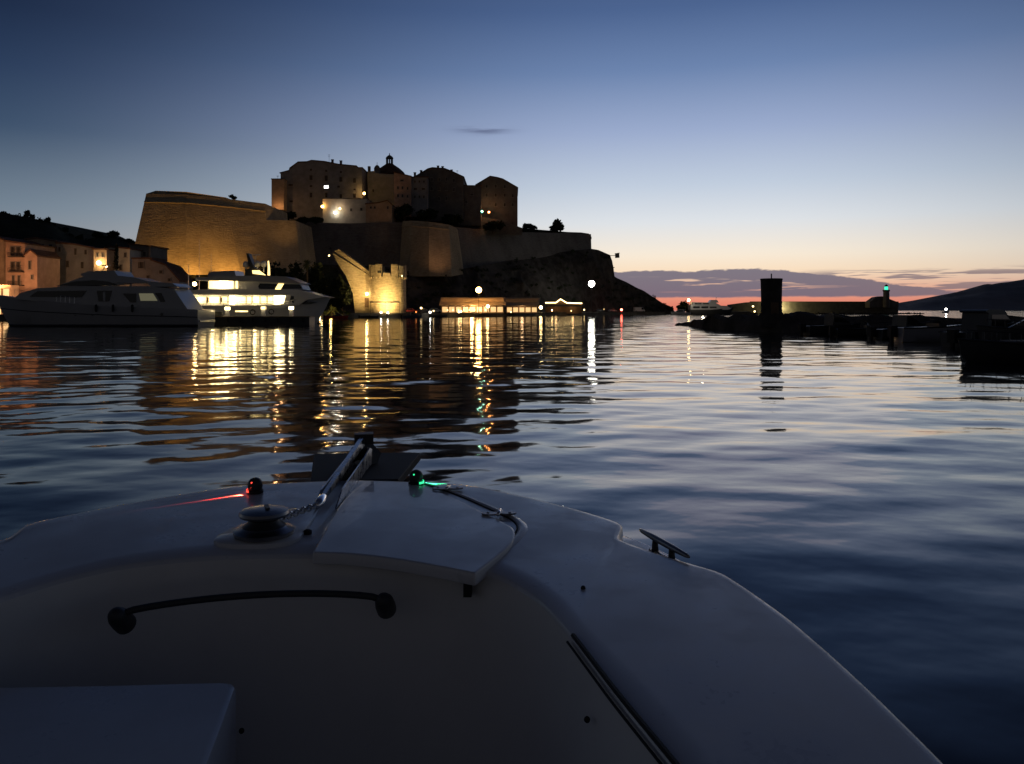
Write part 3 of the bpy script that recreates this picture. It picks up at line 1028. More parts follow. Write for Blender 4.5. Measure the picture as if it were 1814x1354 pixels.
def shopfront(label, x0, x1, y0, y1, Y):
    root = thing('shop_front', W((x0 + x1) / 2, y1, Y), label, 'shop')
    mb = MB()
    px_prism(mb, [(x0, y0), (x1, y0), (x1, y1), (x0, y1)], Y, 3)
    mb.build('wall', 'awning', root)
    n = max(2, int((x1 - x0) / 14))
    for i in range(n):
        a = x0 + (x1 - x0) * (i + .15) / n
        c_ = x0 + (x1 - x0) * (i + .85) / n
        mb = MB()
        px_prism(mb, [(a, y0 + 5), (c_, y0 + 5), (c_, y1), (a, y1)], Y - .05, .04)
        mb.build('pane', 'warm_dim', root)
    mb = MB()
    mb.prism([W(x0 - 1, y0 + 2, Y), W(x0 - 1, y0 + 6, Y - 2.2), W(x0 - 1, y0 + 7, Y - 2.2), W(x0 - 1, y0 + 3.5, Y)], (W(x1 + 1, 0, Y) - W(x0 - 1, 0, Y)))
    mb.build('awning', 'awning', root)
    return root


shopfront('glowing shop front under an awning below the orange-lit house end', -40, 18, 505, 560, 172)

# trees on the skyline of the hill and among the houses
for i, (x, y, w_, h_) in enumerate(((48, 386, 9, 14), (57, 388, 8, 8), (84, 394, 11, 9), (116, 414, 8, 12), (142, 425, 10, 9), (172, 419, 20, 10), (199, 419, 22, 10), (257, 434, 5, 8), (-20, 377, 16, 12), (228, 430, 16, 8))):
    tree('small dark tree on the hill skyline, number %d from the slim cypress' % i if False else
         ['pointed tree on the upper hill skyline', 'low tree right of the pointed one on the hill skyline', 'pair-like tree midway down the hill skyline', 'lone dark tree low on the hill skyline',
          'small round tree where the hill skyline dips', 'broad tree on the second hump of the skyline', 'second broad tree on the second hump of the skyline', 'thin tree beside the great bastion on the skyline',
          'tree on the hill crest at the picture edge', 'low tree right of the two broad skyline trees'][i], x, y - h_, y + 3, 332, w_, 200, .55, seed=40 + i, trunk_frac=.1, blobs=4, group='trees on the hill skyline')
mb = MB()
rnd = random.Random(77)
for i in range(130):
    px = rnd.uniform(-60, 285)
    (row,) = interp(ridge, px)
    leaves(mb, W(px, row + rnd.uniform(-1, 6), 330), (rnd.uniform(1.0, 2.6), 2.0, rnd.uniform(.6, 1.5)), 26, .55, rnd)
tag(mb.build('undergrowth', 'foliage_dark'), 'dark scrub covering the crest of the hill', 'scrub', None, 'stuff')
mb = MB()
for i in range(260):
    px = rnd.uniform(520, 1180)
    fy, fz, ty, tY = interp(ROCK, px)
    q = rnd.random()
    p_ = Vector(((px - CX) / F * fy, fy, fz)).lerp(W(px, ty, tY), q)
    leaves(mb, p_ + Vector((0, -2.2, .3)), (rnd.uniform(.8, 2.2), 1.2, rnd.uniform(.5, 1.2)), 22, .45, rnd)
tag(mb.build('shrubbery', 'foliage_dark'), 'dark scrub growing over the rock below the citadel walls', 'scrub', None, 'stuff')
t_ = thing('cypress', W(206, 480, 178), 'slim dark cypress in front of the pale house', 'tree')
mb = MB()
cb = W(206, 482, 178)
mb.tube([cb, cb + Vector((0, 0, 6.5))], [.16, .05], 6)
mb.build('trunk', 'bark', t_)
mb = MB()
rnd = random.Random(5)
for i in range(7):
    leaves(mb, cb + Vector((rnd.uniform(-.2, .2), 0, 1 + i * .8)), (.75 - .06 * i, .75 - .06 * i, .7), 90, .22, rnd)
mb.build('crown', 'foliage_dark', t_)
for i, (x, yt, yb, w_, Y) in enumerate(((484, 454, 556, 60, 212), (516, 458, 556, 56, 215), (560, 462, 556, 60, 226), (590, 476, 556, 50, 232), (604, 500, 557, 40, 226), (455, 484, 556, 46, 208))):
    tree(['big dark tree behind the bridge of the lit yacht', 'big dark tree left of the palm', 'big dark tree right of the palm', 'dark tree against the ramp wall', 'lower dark tree at the foot of the ramp wall', 'dark tree close behind the radar mast of the lit yacht'][i],
         x, yt, yb, Y, w_, 900, .5, seed=60 + i, trunk_frac=.12, blobs=7)


def palm(label, px, ytop, ybase, Y, r, trunk=True, seed=0, material='palm_leaf', nfr=34):
    rnd = random.Random(seed)
    base = W(px, ybase, Y)
    top = W(px, ytop + r * 0.55 * F / Y * 0, Y)
    root = thing('palm_tree', base, label, 'palm tree')
    top.z -= r
    mb = MB()
    mb.tube([base, base.lerp(top, .5) + Vector((.15, 0, 0)), top], [.28, .2, .22], 8)
    mb.build('trunk', 'bark', root)
    mb = MB()
    for i in range(nfr):
        a = rnd.uniform(0, 6.28)
        e = rnd.uniform(-.9, 1.35)
        d = Vector((math.cos(a) * math.cos(e), math.sin(a) * math.cos(e), math.sin(e)))
        L = r * rnd.uniform(.8, 1.1)
        side = d.cross(Vector((0, 0, 1))).normalized()
        prev = None
        rows = []
        for j in range(5):
            q = j / 4
            p_ = top + d * L * q + Vector((0, 0, -0.35 * L * q * q))
            w_ = .28 * r / 2 * math.sin(math.pi * (.12 + .85 * q))
            rows.append([p_ - side * w_ + Vector((0, 0, -w_ * .5)), p_, p_ + side * w_ + Vector((0, 0, -w_ * .5))])
        mb.loft(rows, False)
    mb.build('crown', material, root)
    return root


palm('tall palm with a round crown behind the lit yacht', 544, 455, 556, 205, 1.9, seed=1)
palm('low fan palm lit golden on the quay near the yacht bow', 588, 536, 562, 213, 2.2, seed=2, nfr=30)
lamp('POINT', W(544, 505, 200), 160, (1, .7, .3), .3, name='palm_uplight')
lamp('POINT', W(586, 549, 210), 260, (1, .66, .2), .3, name='palm_uplight')
# low planting around it
for i, (x, w_, h_) in enumerate(((578, 14, 8), (602, 18, 9), (616, 14, 8))):
    root = thing('shrub', W(x, 560, 212), ['low shrub left of the golden fan palm', 'low shrub right of the golden fan palm', 'low shrub between fan palm and ramp wall'][i], 'shrub', 'shrubs on the quay')
    mb = MB()
    rnd = random.Random(i)
    s = 212 / F
    leaves(mb, W(x, 558 - h_ / 2, 213), (w_ * s / 2, w_ * s / 2, h_ * s / 2), 260, .25, rnd)
    mb.build('foliage', 'foliage', root)
    mb = MB()
    mb.tube([W(x, 561, 213), W(x, 556, 213)], .06, 5)
    mb.build('stem', 'bark', root)

# ------------------------------------------------------------------ quay: restaurants, lamps, cars


def street_lamp(label, px, py, Y, r, material, ybase=None, double=False):
    c = W(px, py, Y)
    base = Vector((c.x, Y + .1, ZQ))
    root = thing('street_lamp', base, label, 'street lamp', 'lamps along the quay')
    mb = MB()
    mb.tube([base, base + Vector((0, 0, .8))], [.2, .12], 8)
    mb.tube([base + Vector((0, 0, .8)), Vector((c.x, Y + .1, c.z - r))], [.09, .06], 8)
    mb.build('pole', 'black_iron', root)
    mb = MB()
    mb.lathe([(.08, -r - .1), (.22, -r + .02), (.1, -r + .12)], Vector((c.x, Y + .1, c.z)), 10)
    mb.build('collar', 'black_iron', root)
    mb = MB()
    mb.ball(Vector((c.x, Y + .1, c.z)), r, 14, 8)
    mb.build('globe', material, root, True)
    return root


street_lamp('tall orange street lamp in front of the glowing restaurant', 848, 514, 252, .95, 'sodium')
street_lamp('tall dazzling white street lamp below the cliff', 1048, 503, 340, 1.4, 'cool_white')
street_lamp('low globe lamp between restaurant and fairy-lit pavilion', 958, 545, 300, .62, 'warm')
street_lamp('low red harbour light near the end of the quay', 1101, 549, 372, .55, 'red_lamp')
street_lamp('low bright lamp on the restaurant terrace', 864, 543, 250, .5, 'warm')


def restaurant(label, x0, x1, y0, y1, Y, wall, lit, npan, roofm):
    root = thing('restaurant', W((x0 + x1) / 2, y1, Y), label, 'restaurant')
    mb = MB()
    px_prism(mb, [(x0, y0 + 2), (x1, y0 + 2), (x1, y1), (x0, y1)], Y, 8)
    mb.build('wall', wall, root)
    mb = MB()
    mb.prism([W(x0 - 1, y0, Y + 4), W(x0 - 4, y0 + 13.5, Y - 3.4), W(x0 - 4, y0 + 14.5, Y - 3.4), W(x0 - 1, y0 + 1.4, Y + 4)], W(x1 + 3, 0, Y) - W(x0 - 3, 0, Y))
    mb.build('awning', roofm, root)
    for i in range(npan):
        a = x0 + (x1 - x0) * (i + .12) / npan
        c_ = x0 + (x1 - x0) * (i + .88) / npan
        mb = MB()
        px_prism(mb, [(a, y0 + 17), (c_, y0 + 17), (c_, y1 - 2), (a, y1 - 2)], Y - .06, .05)
        mb.build('pane', lit, root)
    for i in range(npan + 1):
        a = x0 + (x1 - x0) * i / npan
        mb = MB()
        q0, q1 = W(a, y0 + 14, Y - 3), W(a, y1 + 2, Y - 3)
        mb.tube([Vector((q0.x, q0.y, ZQ)), q0], .07, 6)
        mb.build('post', 'timber', root)
    return root


restaurant('wide glowing restaurant with a pink awning behind the orange street lamp', 782, 892, 527, 555, 258, 'awning', 'pane_glow', 9, 'awning')
restaurant('dimmer restaurant terrace right of the glowing one', 897, 952, 528, 555, 275, 'awning', 'warm_dim', 5, 'awning')
lamp('POINT', W(836, 546, 254), 1000, (1, .62, .25), .5, name='terrace_light')
lamp('POINT', W(848, 514, 250), 1400, (1, .5, .15), .9, name='lamp_light')
lamp('POINT', W(925, 546, 271), 120, (1, .6, .3), .5, name='terrace_light')
# fairy-lit pavilion
pv = thing('pavilion', W(998, 556, 318), 'open pavilion outlined with fairy lights along its roof edge', 'pavilion')
mb = MB()
px_prism(mb, [(966, 537), (985, 537), (993, 530.5), (1004, 537.5), (1031, 538), (1031, 540), (966, 539.5)], 318.3, 5)
mb.build('roof', 'timber', pv)
for a in (967, 985, 1001, 1016, 1030):
    mb = MB()
    q = W(a, 540, 318.6)
    mb.tube([Vector((q.x, q.y, ZQ)), q], .09, 6)
    mb.build('post', 'timber', pv)
pts = [(966, 536.6), (985, 536.4), (993, 530.2), (1004, 536.8), (1031, 537.6)]
mb = MB()
mb.tube([W(x, y, 318) for x, y in pts], .22, 6)
mb.build('light_chain', 'warm_soft', pv)
mb = MB()
px_prism(mb, [(966, 543), (1031, 543), (1031, 556), (966, 556)], 323, .3)
mb.build('back_wall', 'timber', pv)
lamp('POINT', W(985, 545, 320.5), 120, (1, .6, .25), .4, name='pavilion_light')
lamp('POINT', W(1015, 545, 320.5), 120, (1, .6, .25), .4, name='pavilion_light')
# terrace parasols with table lamps beneath
for i, (x, Y) in enumerate(((800, 246), (815, 247), (830, 248.5), (878, 258), (890, 262))):
    base = Vector(((x - CX) / F * Y, Y, ZQ))
    root = thing('parasol', base, ['first', 'second', 'third', 'fourth', 'fifth'][i] + ' cream parasol counted from the left on the glowing restaurant terrace', 'parasol', 'terrace parasols')
    mb = MB()
    mb.tube([base, base + Vector((0, 0, 2.5))], .04, 6)
    mb.build('pole', 'timber', root)
    mb = MB()
    mb.lathe([(1.5, 2.0), (.8, 2.35), (.05, 2.6)], base, 8)
    mb.build('canopy', 'awning', root)
for i in range(10):
    x, Y = 793 + i * 9.6, 246 + i * 1.55
    base = Vector(((x - CX) / F * Y, Y, ZQ))
    root = thing('terrace_table', base, ['first', 'second', 'third', 'fourth', 'fifth', 'sixth', 'seventh', 'eighth', 'ninth', 'tenth'][i] + ' candle-lit table counted from the left on the glowing restaurant terrace', 'table', 'candle-lit terrace tables')
    mb = MB()
    mb.tube([base, base + Vector((0, 0, .72))], [.05, .04], 6)
    mb.lathe([(.28, 0), (.25, .03)], base, 10)
    mb.build('pedestal', 'black_iron', root)
    mb = MB()
    mb.lathe([(.5, .72), (.5, .76)], base, 14)
    mb.build('tabletop', 'awning', root)
    mb = MB()
    mb.ball(base + Vector((0, 0, .93)), .17, 10, 6)
    mb.build('table_lamp', 'warm_soft', root, True)
rnd = random.Random(11)
small_l = [(675, 553.5, 219, .22, 'white_lamp'), (687, 554.5, 219, .22, 'white_lamp'), (762, 553.5, 232, .24, 'white_lamp'), (746, 546, 232, .3, 'warm_soft'), (813, 553, 241, .25, 'warm'),
           (817, 552, 242, .2, 'warm'), (570, 546, 205, .2, 'warm'), (567, 562, 205, .2, 'warm'), (607, 563, 214, .16, 'warm_soft'), (1035, 549, 335, .3, 'warm_soft'), (1070, 548, 352, .3, 'warm_dim'),
           (583, 453, 286, .3, 'warm_soft'), (712, 489, 224, .2, 'warm_soft'), (1126, 555, 390, .25, 'white_soft'), (905, 553, 272, .22, 'warm_soft'), (920, 552, 276, .2, 'warm_soft'), (978, 550, 312, .22, 'warm'), (1012, 551, 322, .2, 'warm_soft'), (768, 551, 234, .2, 'warm_soft'), (737, 553, 230, .2, 'orange_lamp')]
where = ['white bollard light left of the tower floodlight', 'white bollard light right beside the tower floodlight', 'bright white bollard light on the quay right of the round tower', 'soft warm light behind the white bollard light',
         'warm light at the terrace edge of the glowing restaurant', 'second warm light at the terrace edge of the glowing restaurant', 'little light just off the bow of the lit yacht', 'warm light low at the water by the yacht bow',
         'small warm light at the quay edge below the fan palm', 'warm light right of the fairy-lit pavilion', 'dim light between pavilion and red harbour light', 'tiny light up on the scrub slope beside the ramp wall',
         'tiny lamp high on the right side of the round tower', 'pale light by the white van near the quay end', 'small light in front of the dimmer restaurant', 'second small light in front of the dimmer restaurant',
         'warm light under the left half of the fairy-lit pavilion', 'warm light under the right half of the fairy-lit pavilion', 'small warm light right of the white bollard light', 'small orange light beside the round tower foot']
for (x, y, Y, r_, m_), lb in zip(small_l, where):
    c = W(x, y, Y)
    root = thing('bollard_light', Vector((c.x, Y, min(ZQ, c.z))), lb, 'light', 'small lights along the quay')
    mb = MB()
    mb.tube([Vector((c.x, Y + .05, min(ZQ, c.z - .5) - .1)), Vector((c.x, Y + .05, c.z - r_ * .6))], .07, 6)
    mb.build('post', 'black_iron', root)
    mb = MB()
    mb.ball(c, r_, 10, 6)
    mb.build('globe', m_, root, True)


def car_parts(root, paint, L=4.2, Wd=1.75, H=1.45, van=False):
    mb = MB()
    if van:
        pr = [(-L / 2, .35), (L / 2, .35), (L / 2, 1.0), (L / 2 - .5, 1.25), (L / 2 - 1.1, H), (-L / 2 + .05, H)]
    else:
        pr = [(-L / 2, .35), (L / 2, .35), (L / 2, .75), (L / 2 - .9, .95), (L / 2 - 1.5, H), (-L / 2 + .9, H), (-L / 2 + .25, .98), (-L / 2, .9)]
    mb.prism([(x, -Wd / 2, z) for x, z in pr], (0, Wd, 0))
    mb.build('body', paint, root)
    mb = MB()
    if van:
        mb.prism([(L / 2 - .55, -Wd / 2 - .01, 1.25), (L / 2 - 1.1, -Wd / 2 - .01, H - .15), (L / 2 - 1.9, -Wd / 2 - .01, H - .15), (L / 2 - 1.9, -Wd / 2 - .01, 1.2)], (0, Wd + .02, 0))
    else:
        mb.prism([(L / 2 - 1.05, -Wd / 2 - .01, .98), (L / 2 - 1.55, -Wd / 2 - .01, H - .1), (-L / 2 + .95, -Wd / 2 - .01, H - .1), (-L / 2 + .5, -Wd / 2 - .01, .98)], (0, Wd + .02, 0))
    mb.build('window', 'dark_glass', root)
    for x in (-L / 2 + .8, L / 2 - .8):
        for y in (-Wd / 2 + .08, Wd / 2 - .08):
            mb = MB()
            mb.tube([(x, y - .1, .33), (x, y + .1, .33)], .33, 12)
            mb.build('wheel', 'rubber', root)


mat('car_red', (0.35, 0.03, 0.02), 0.3, coat=0.5)
mat('car_dark', (0.03, 0.035, 0.05), 0.3, coat=0.5)
for i, (x, Y, rz, paint, lb) in enumerate(((727, 231, 0.1, 'car_red', 'small red car parked right of the round tower'), (750, 236, 0.0, 'car_dark', 'dark car parked behind the white bollard light'),
                                           (771, 238, 0.2, 'car_paint', 'grey car parked left of the glowing restaurant'), (1062, 362, .6, 'car_dark', 'dark car parked below the white street lamp'),
                                           (1085, 378, .6, 'car_paint', 'grey car parked left of the red harbour light'), (938, 296, .4, 'car_dark', 'dark car parked by the dimmer restaurant'))):
    root = thing('parked_car', (0, 0, 0), lb, 'car', 'cars parked on the quay')
    car_parts(root, paint)
    root.location = ((x - CX) / F * Y, Y, ZQ)
    root.rotation_euler.z = rz
van = thing('white_van', (0, 0, 0), 'white van parked near the end of the quay past the red light', 'van')
car_parts(van, 'van_white', 5.6, 2.0, 2.4, True)
van.location = ((1132 - CX) / F * 395, 395, ZQ)
van.rotation_euler.z = 0.3

# masts standing behind the lit yacht
for i, (x, yt, Y, lb) in enumerate(((353, 424, 170, 'tallest thin mast against the floodlit bastion'), (374, 449, 170, 'shorter thin mast right of the tallest one'), (334, 470, 168, 'shortest thin mast left of the tallest one'))):
    base = Vector(((x - CX) / F * Y, Y, ZQ - .1))
    root = thing('flag_mast', base, lb, 'mast', 'masts on the quay')
    tp = W(x, yt, Y)
    mb = MB()
    mb.tube([base, tp], [.09, .04], 6)
    mb.build('pole', 'steel', root)
    mb = MB()
    q = base.lerp(tp, .8)
    mb.tube([q - Vector((.7, 0, 0)), q + Vector((.7, 0, 0))], .035, 5)
    mb.build('spreader', 'steel', root)

# ------------------------------------------------------------------ yachts
def hull_px(mb, prof, Y, beam, draft=-0.6, bow_right=True, nst=26, flare=0.25):
    """hull lofted along X: prof = (px, row of sheer) from stern to bow; near side lies at distance Y"""
    s = Y / F
    xs0, xs1 = prof[0][0], prof[-1][0]
    rings = []
    yc = Y + beam / 2
    for i in range(nst + 1):
        q = i / nst
        px = xs0 + (xs1 - xs0) * q
        (row,) = interp(prof if xs1 > xs0 else prof[::-1], px)
        zs = CH + (HY - row) * s
        hbm = beam / 2 * (0.93 + 0.07 * min(1, q * 3)) * (1 - max(0, (q - .5) / .5) ** 2.3)
        hbm = max(hbm, 0.05)
        rake = (q ** 3) * 2.6 * (1 if xs1 > xs0 else -1)
        x = (px - CX) * s
        ring = []
        for sg in (-1, 1):
            sec = [(hbm, zs, 0), (hbm * (1 - flare * .25 * q), zs * .55, .35), (hbm * (1 - flare * (.3 + .7 * q)), .1, .8), (hbm * .35, draft, 1.0)]
            if sg == 1:
                sec = sec[::-1]
            for hy, z, rk in sec:
                ring.append(Vector((x - rake * rk, yc + sg * hy, z)))
        rings.append(ring)
    mb.loft(rings, True, True)


def yacht_box(mb, pts, Y, inset, beam):
    mb.prism([W(x, y, Y) + Vector((0, inset, 0)) for x, y in pts], (0, beam - 2 * inset, 0))


# --- lit yacht
Y2, B2 = 118.0, 6.4
ly = thing('lit_motor_yacht', Vector((W(440, 556, Y2).x, Y2 + B2 / 2, 0)), 'big white motor yacht with every deck brightly lit, bow toward the round tower', 'yacht')
mb = MB()
hull_px(mb, [(318, 548), (380, 546), (480, 541), (520, 535), (552, 529), (577, 526)], Y2, B2)
hl = mb.build('hull', 'yacht_white', ly, True, 35)
mb = MB()
yacht_box(mb, [(318, 541.5), (505, 541), (528, 536), (528, 539), (505, 546), (318, 548)], Y2, 0.02, B2)
mb.build('bulwark', 'yacht_white', ly)
mb = MB()   # main deck saloon, recessed behind a side deck
yacht_box(mb, [(326, 522), (505, 523), (512, 526), (505, 545), (326, 547)], Y2, 1.0, B2)
sal = mb.build('saloon', 'yacht_white', ly)
for i, (a, c_, mt_) in enumerate(((330, 343, 'salon'), (346, 360, 'salon'), (364, 384, 'salon'), (388, 398, 'salon'), (421, 431, 'salon'), (434, 441, 'salon'), (445, 455, 'salon'), (459, 468, 'salon'), (471, 479, 'salon'))):
    q = MB()
    q.prism([W(x, y, Y2) + Vector((0, .985, 0)) for x, y in ((a, 526), (c_, 526), (c_, 537), (a, 537))], (0, -.03, 0))
    q.build('window', mt_, ly)
for i, (a, c_) in enumerate(((402, 412), (482, 505))):
    q = MB()
    q.prism([W(x, y, Y2) + Vector((0, .98, 0)) for x, y in ((a, 524.5), (c_, 524.5), (c_ - (8 if i else 0), 539), (a, 539))], (0, -.03, 0))
    q.build('light_panel', 'salon_hot', ly)
for a in (333, 362, 386):
    q = MB()
    q.prism([W(x, y, Y2) + Vector((0, .96, 0)) for x, y in ((a, 527), (a + 3.6, 527), (a + 3.6, 536), (a, 536))], (0, -.05, 0))
    q.build('door', 'timber', ly)
mb = MB()   # upper deck overhang sweeping down to the foredeck
yacht_box(mb, [(308, 516), (360, 513), (430, 512.5), (530, 513.5), (556, 521), (577, 526.5), (545, 531), (530, 527), (512, 523.5), (430, 522), (308, 521)], Y2, -.05, B2 + .1)
mb.build('upper_deck', 'yacht_white', ly, True, 30)
mb = MB()   # forward hull cheek
yacht_box(mb, [(505, 523), (532, 523), (548, 528), (528, 541), (500, 543)], Y2, .25, B2)
mb.build('foreship', 'yacht_white', ly)
q = MB()
q.prism([W(x, y, Y2) + Vector((0, .235, 0)) for x, y in ((515, 524), (520, 525), (520, 537), (514, 536), (513, 530))], (0, -.03, 0))
q.build('side_door', 'dark_glass', ly)
q = MB()
q.prism([W(x, y, Y2) + Vector((0, .9, 0)) for x, y in ((530, 533), (548, 534), (560, 536.5), (548, 539), (531, 539))], (0, -.03, 0))
q.build('hull_window', 'dark_glass', ly)
mb = MB()   # upper house
yacht_box(mb, [(364, 496), (455, 499), (528, 500), (534, 512.5), (500, 514), (364, 513.5)], Y2, .9, B2)
mb.build('upper_house', 'yacht_white', ly)
for a, c_, mt_ in ((366, 384, 'salon'), (384.5, 401, 'salon_hot'), (402, 410, 'salon'), (414, 418, 'salon')):
    q = MB()
    q.prism([W(x, y, Y2) + Vector((0, .885, 0)) for x, y in ((a, 497.5), (c_, 497.8), (c_, 511), (a, 511))], (0, -.03, 0))
    q.build('window', mt_, ly)
for pts in ([(457, 502), (489, 503), (484, 512), (456, 512), (454, 507)], [(500, 503), (528, 504), (533, 511.5), (494, 512)]):
    q = MB()
    q.prism([W(x, y, Y2) + Vector((0, .885, 0)) for x, y in pts], (0, -.03, 0))
    q.build('wheelhouse_window', 'dark_glass', ly)
q = MB()
q.prism([W(x, y, Y2) + Vector((0, .87, 0)) for x, y in ((490, 502.5), (500, 502.5), (494, 513), (484, 513))], (0, -.04, 0))
q.build('light_pillar', 'salon', ly)
mb = MB()   # hardtop
yacht_box(mb, [(345, 492), (400, 489), (470, 488.5), (505, 490), (533, 502), (505, 501), (440, 498.5), (345, 496.5)], Y2, .1, B2)
mb.build('hardtop', 'yacht_grey', ly, True, 30)
mb = MB()   # sundeck clutter, radar arch, domes
yacht_box(mb, [(365, 481), (410, 479), (413, 489), (362, 490)], Y2, 1.2, B2)
mb.build('sundeck_bar', 'yacht_grey', ly)
mb = MB()
yacht_box(mb, [(426, 447), (430, 447), (440, 473), (446, 475), (446, 489), (424, 489), (424, 476), (432, 474)], Y2, 2.5, B2)
mb.build('radar_mast', 'boat_dark', ly)
for a, yy in ((424, 467), (444, 466), (456, 466)):
    q = MB()
    cc = W(a, yy, Y2) + Vector((0, 3.0, 0))
    q.lathe([(.25, -.45), (.42, -.3), (.45, .15), (.3, .45), (.02, .55)], cc, 12)
    q.tube([cc + Vector((0, 0, -.4)), cc + Vector((0, 0, -1.3))], .1, 6)
    q.build('satellite_dome', 'yacht_white', ly, True)
q = MB()
q.box(W(442, 449, Y2) + Vector((0, 3, 0)), (1.3, .2, .12))
q.tube([W(442, 449, Y2) + Vector((0, 3, 0)), W(440, 466, Y2) + Vector((0, 3, 0))], .06, 6)
q.build('radar_scanner', 'yacht_white', ly)
q = MB()
q.prism([W(x, y, Y2) + Vector((0, 2, 0)) for x, y in ((439, 478), (452, 478), (464, 487), (440, 484))], (0, -.05, 0))
q.build('sundeck_light', 'salon', ly)
q = MB()
q.tube([W(469, 487, Y2) + Vector((0, 2, 0)), W(469, 474, Y2) + Vector((0, 2, 0)), W(468, 461, Y2) + Vector((0, 2, 0))], [.2, .16, .1], 8)
q.build('lit_mast', 'salon', ly)
mb = MB()
for i in range(34):
    a = 318 + i * 6
    p0 = W(a, 541.6 if a < 505 else 541 - (a - 505) * .25, Y2)
    mb.tube([p0 + Vector((0, .1, 0)), p0 + Vector((0, .1, .55))], .025, 4)
mb.tube([W(318, 535, Y2) + Vector((0, .1, 0)), W(505, 534.4, Y2) + Vector((0, .1, 0)), W(527, 530, Y2) + Vector((0, .1, 0))], .03, 4)
mb.build('rail', 'steel', ly)
for x, y, e in ((345, 531, 80), (375, 531, 80), (415, 531, 130), (450, 531, 80), (492, 531, 140), (384, 505, 70), (400, 505, 70)):
    lamp('POINT', W(x, y, Y2) + Vector((0, .25, 0)), e, (1, .74, .34), .25, name='deck_light', parent=ly)
lamp('POINT', W(340, 503, Y2) + Vector((0, 1.2, 0)), 100, (1, .8, .45), .25, name='deck_light', parent=ly)
q = MB()
q.ball(W(341, 503, Y2) + Vector((0, .8, 0)), .3, 10, 6)
q.build('deck_lamp', 'warm', ly, True)
q = MB()
q.ball(W(311, 529, Y2) + Vector((0, .8, 0)), .24, 10, 6)
q.build('deck_lamp', 'warm', ly, True)

# --- pontoon in front of it with lit service pillars
YP = 108.5
pt = thing('pontoon', Vector((W(448, 575, YP).x, YP, 0)), 'low black floating pontoon in front of the lit yacht', 'pontoon')
mb = MB()
a0, a1 = W(349, 576, YP), W(548, 576, YP)
zt = W(0, 561.5, YP).z
mb.box(((a0.x + a1.x) / 2, YP + 1.5, zt / 2 - .1), (a1.x - a0.x, 3.0, zt + .2 - .12))
mb.build('float', 'boat_dark', pt)
mb = MB()
mb.box(((a0.x + a1.x) / 2, YP + 1.5, zt), (a1.x - a0.x + .1, 3.1, .12))
mb.build('deck', 'timber', pt)
mb = MB()
for i in range(9):
    x_ = a0.x + (a1.x - a0.x) * (i + .5) / 9
    mb = MB()
    mb.tube([(x_, YP - .12, zt - .15), (x_, YP - .12, zt - .75)], .13, 8)
    mb.build('fender', 'rubber', pt)
PG = 'lit service pillars on the pontoon'
for i, (x, yt, wd, m_, lb) in enumerate(((350, 541, 8, 'salon_hot', 'leftmost lit pillar at the stern of the lit yacht'), (372, 549, 17, 'salon', 'widest glowing box on the pontoon'), (403, 542, 8, 'salon_hot', 'tall bright pillar right of the widest glowing box'),
                                         (428, 548, 22, 'salon', 'long low glowing tube along the pontoon'), (467, 541, 9, 'warm_dim', 'pale pillar with crates in the middle of the pontoon'), (516, 541, 8, 'salon_hot', 'rightmost bright pillar on the pontoon'))):
    c = W(x, 561, YP + 1.2)
    s = YP / F
    root = thing('service_pillar', Vector((c.x, c.y, zt)), lb, 'pillar light', PG)
    ht = (561 - yt) * s
    mb = MB()
    if wd > 20:
        mb.box((c.x, c.y, zt + ht * .75), (wd * s, .16, .2))
        mb.build('tube', m_, root)
        mb = MB()
        for k_ in (-1, 1):
            mb.box((c.x + k_ * wd * s * .42, c.y, zt + ht * .33), (.08, .12, ht * .68))
        mb.build('stand', 'steel', root)
    else:
        mb.box((c.x, c.y, zt + ht * .32), (wd * s * .8, .45, ht * .64))
        mb.build('body', 'yacht_white' if wd < 12 else m_, root)
        mb = MB()
        mb.box((c.x, c.y, zt + ht * .78), (wd * s * .9, .5, ht * .27))
        mb.build('lamp_head', m_, root)
        mb = MB()
        mb.box((c.x, c.y, zt + ht * .95), (wd * s * 1.05, .62, .06))
        mb.build('cap', 'boat_dark', root)
    lamp('POINT', (c.x, c.y - .55, zt + ht * .8), 14, (1, .78, .4), .12, parent=root)
# people-height clutter on the pontoon
for i, (x, hgt, lb) in enumerate(((448, 1.0, 'dark coiled hose stand between the glowing tube and pale pillar'), (481, 1.1, 'dark stowed gangway upright right of the pale pillar'), (388, .7, 'small dark crate left of the tall bright pillar'))):
    c = W(x, 561, YP + 1.5)
    root = thing(['hose_stand', 'gangway_stand', 'dock_crate'][i], Vector((c.x, c.y, zt)), lb, ['hose', 'gangway', 'crate'][i])
    if i == 2:
        mb = MB()
        mb.box((c.x, c.y, zt + .06 + hgt * .4), (.9, .6, hgt * .8))
        mb.build('box', 'boat_dark', root)
        mb = MB()
        mb.box((c.x, c.y, zt + .06 + hgt * .86), (.96, .66, .08))
        mb.build('lid', 'boat_dark', root)
    else:
        mb = MB()
        mb.tube([(c.x, c.y, zt), (c.x, c.y, zt + hgt)], .06, 6)
        mb.build('post', 'steel', root)
        mb = MB()
        pts = [(c.x + .35 * math.cos(a / 8 * 6.28), c.y - .1, zt + hgt * .65 + .35 * math.sin(a / 8 * 6.28)) for a in range(9)]
        mb.tube(pts, .09, 6)
        mb.build('coil', 'rubber', root)

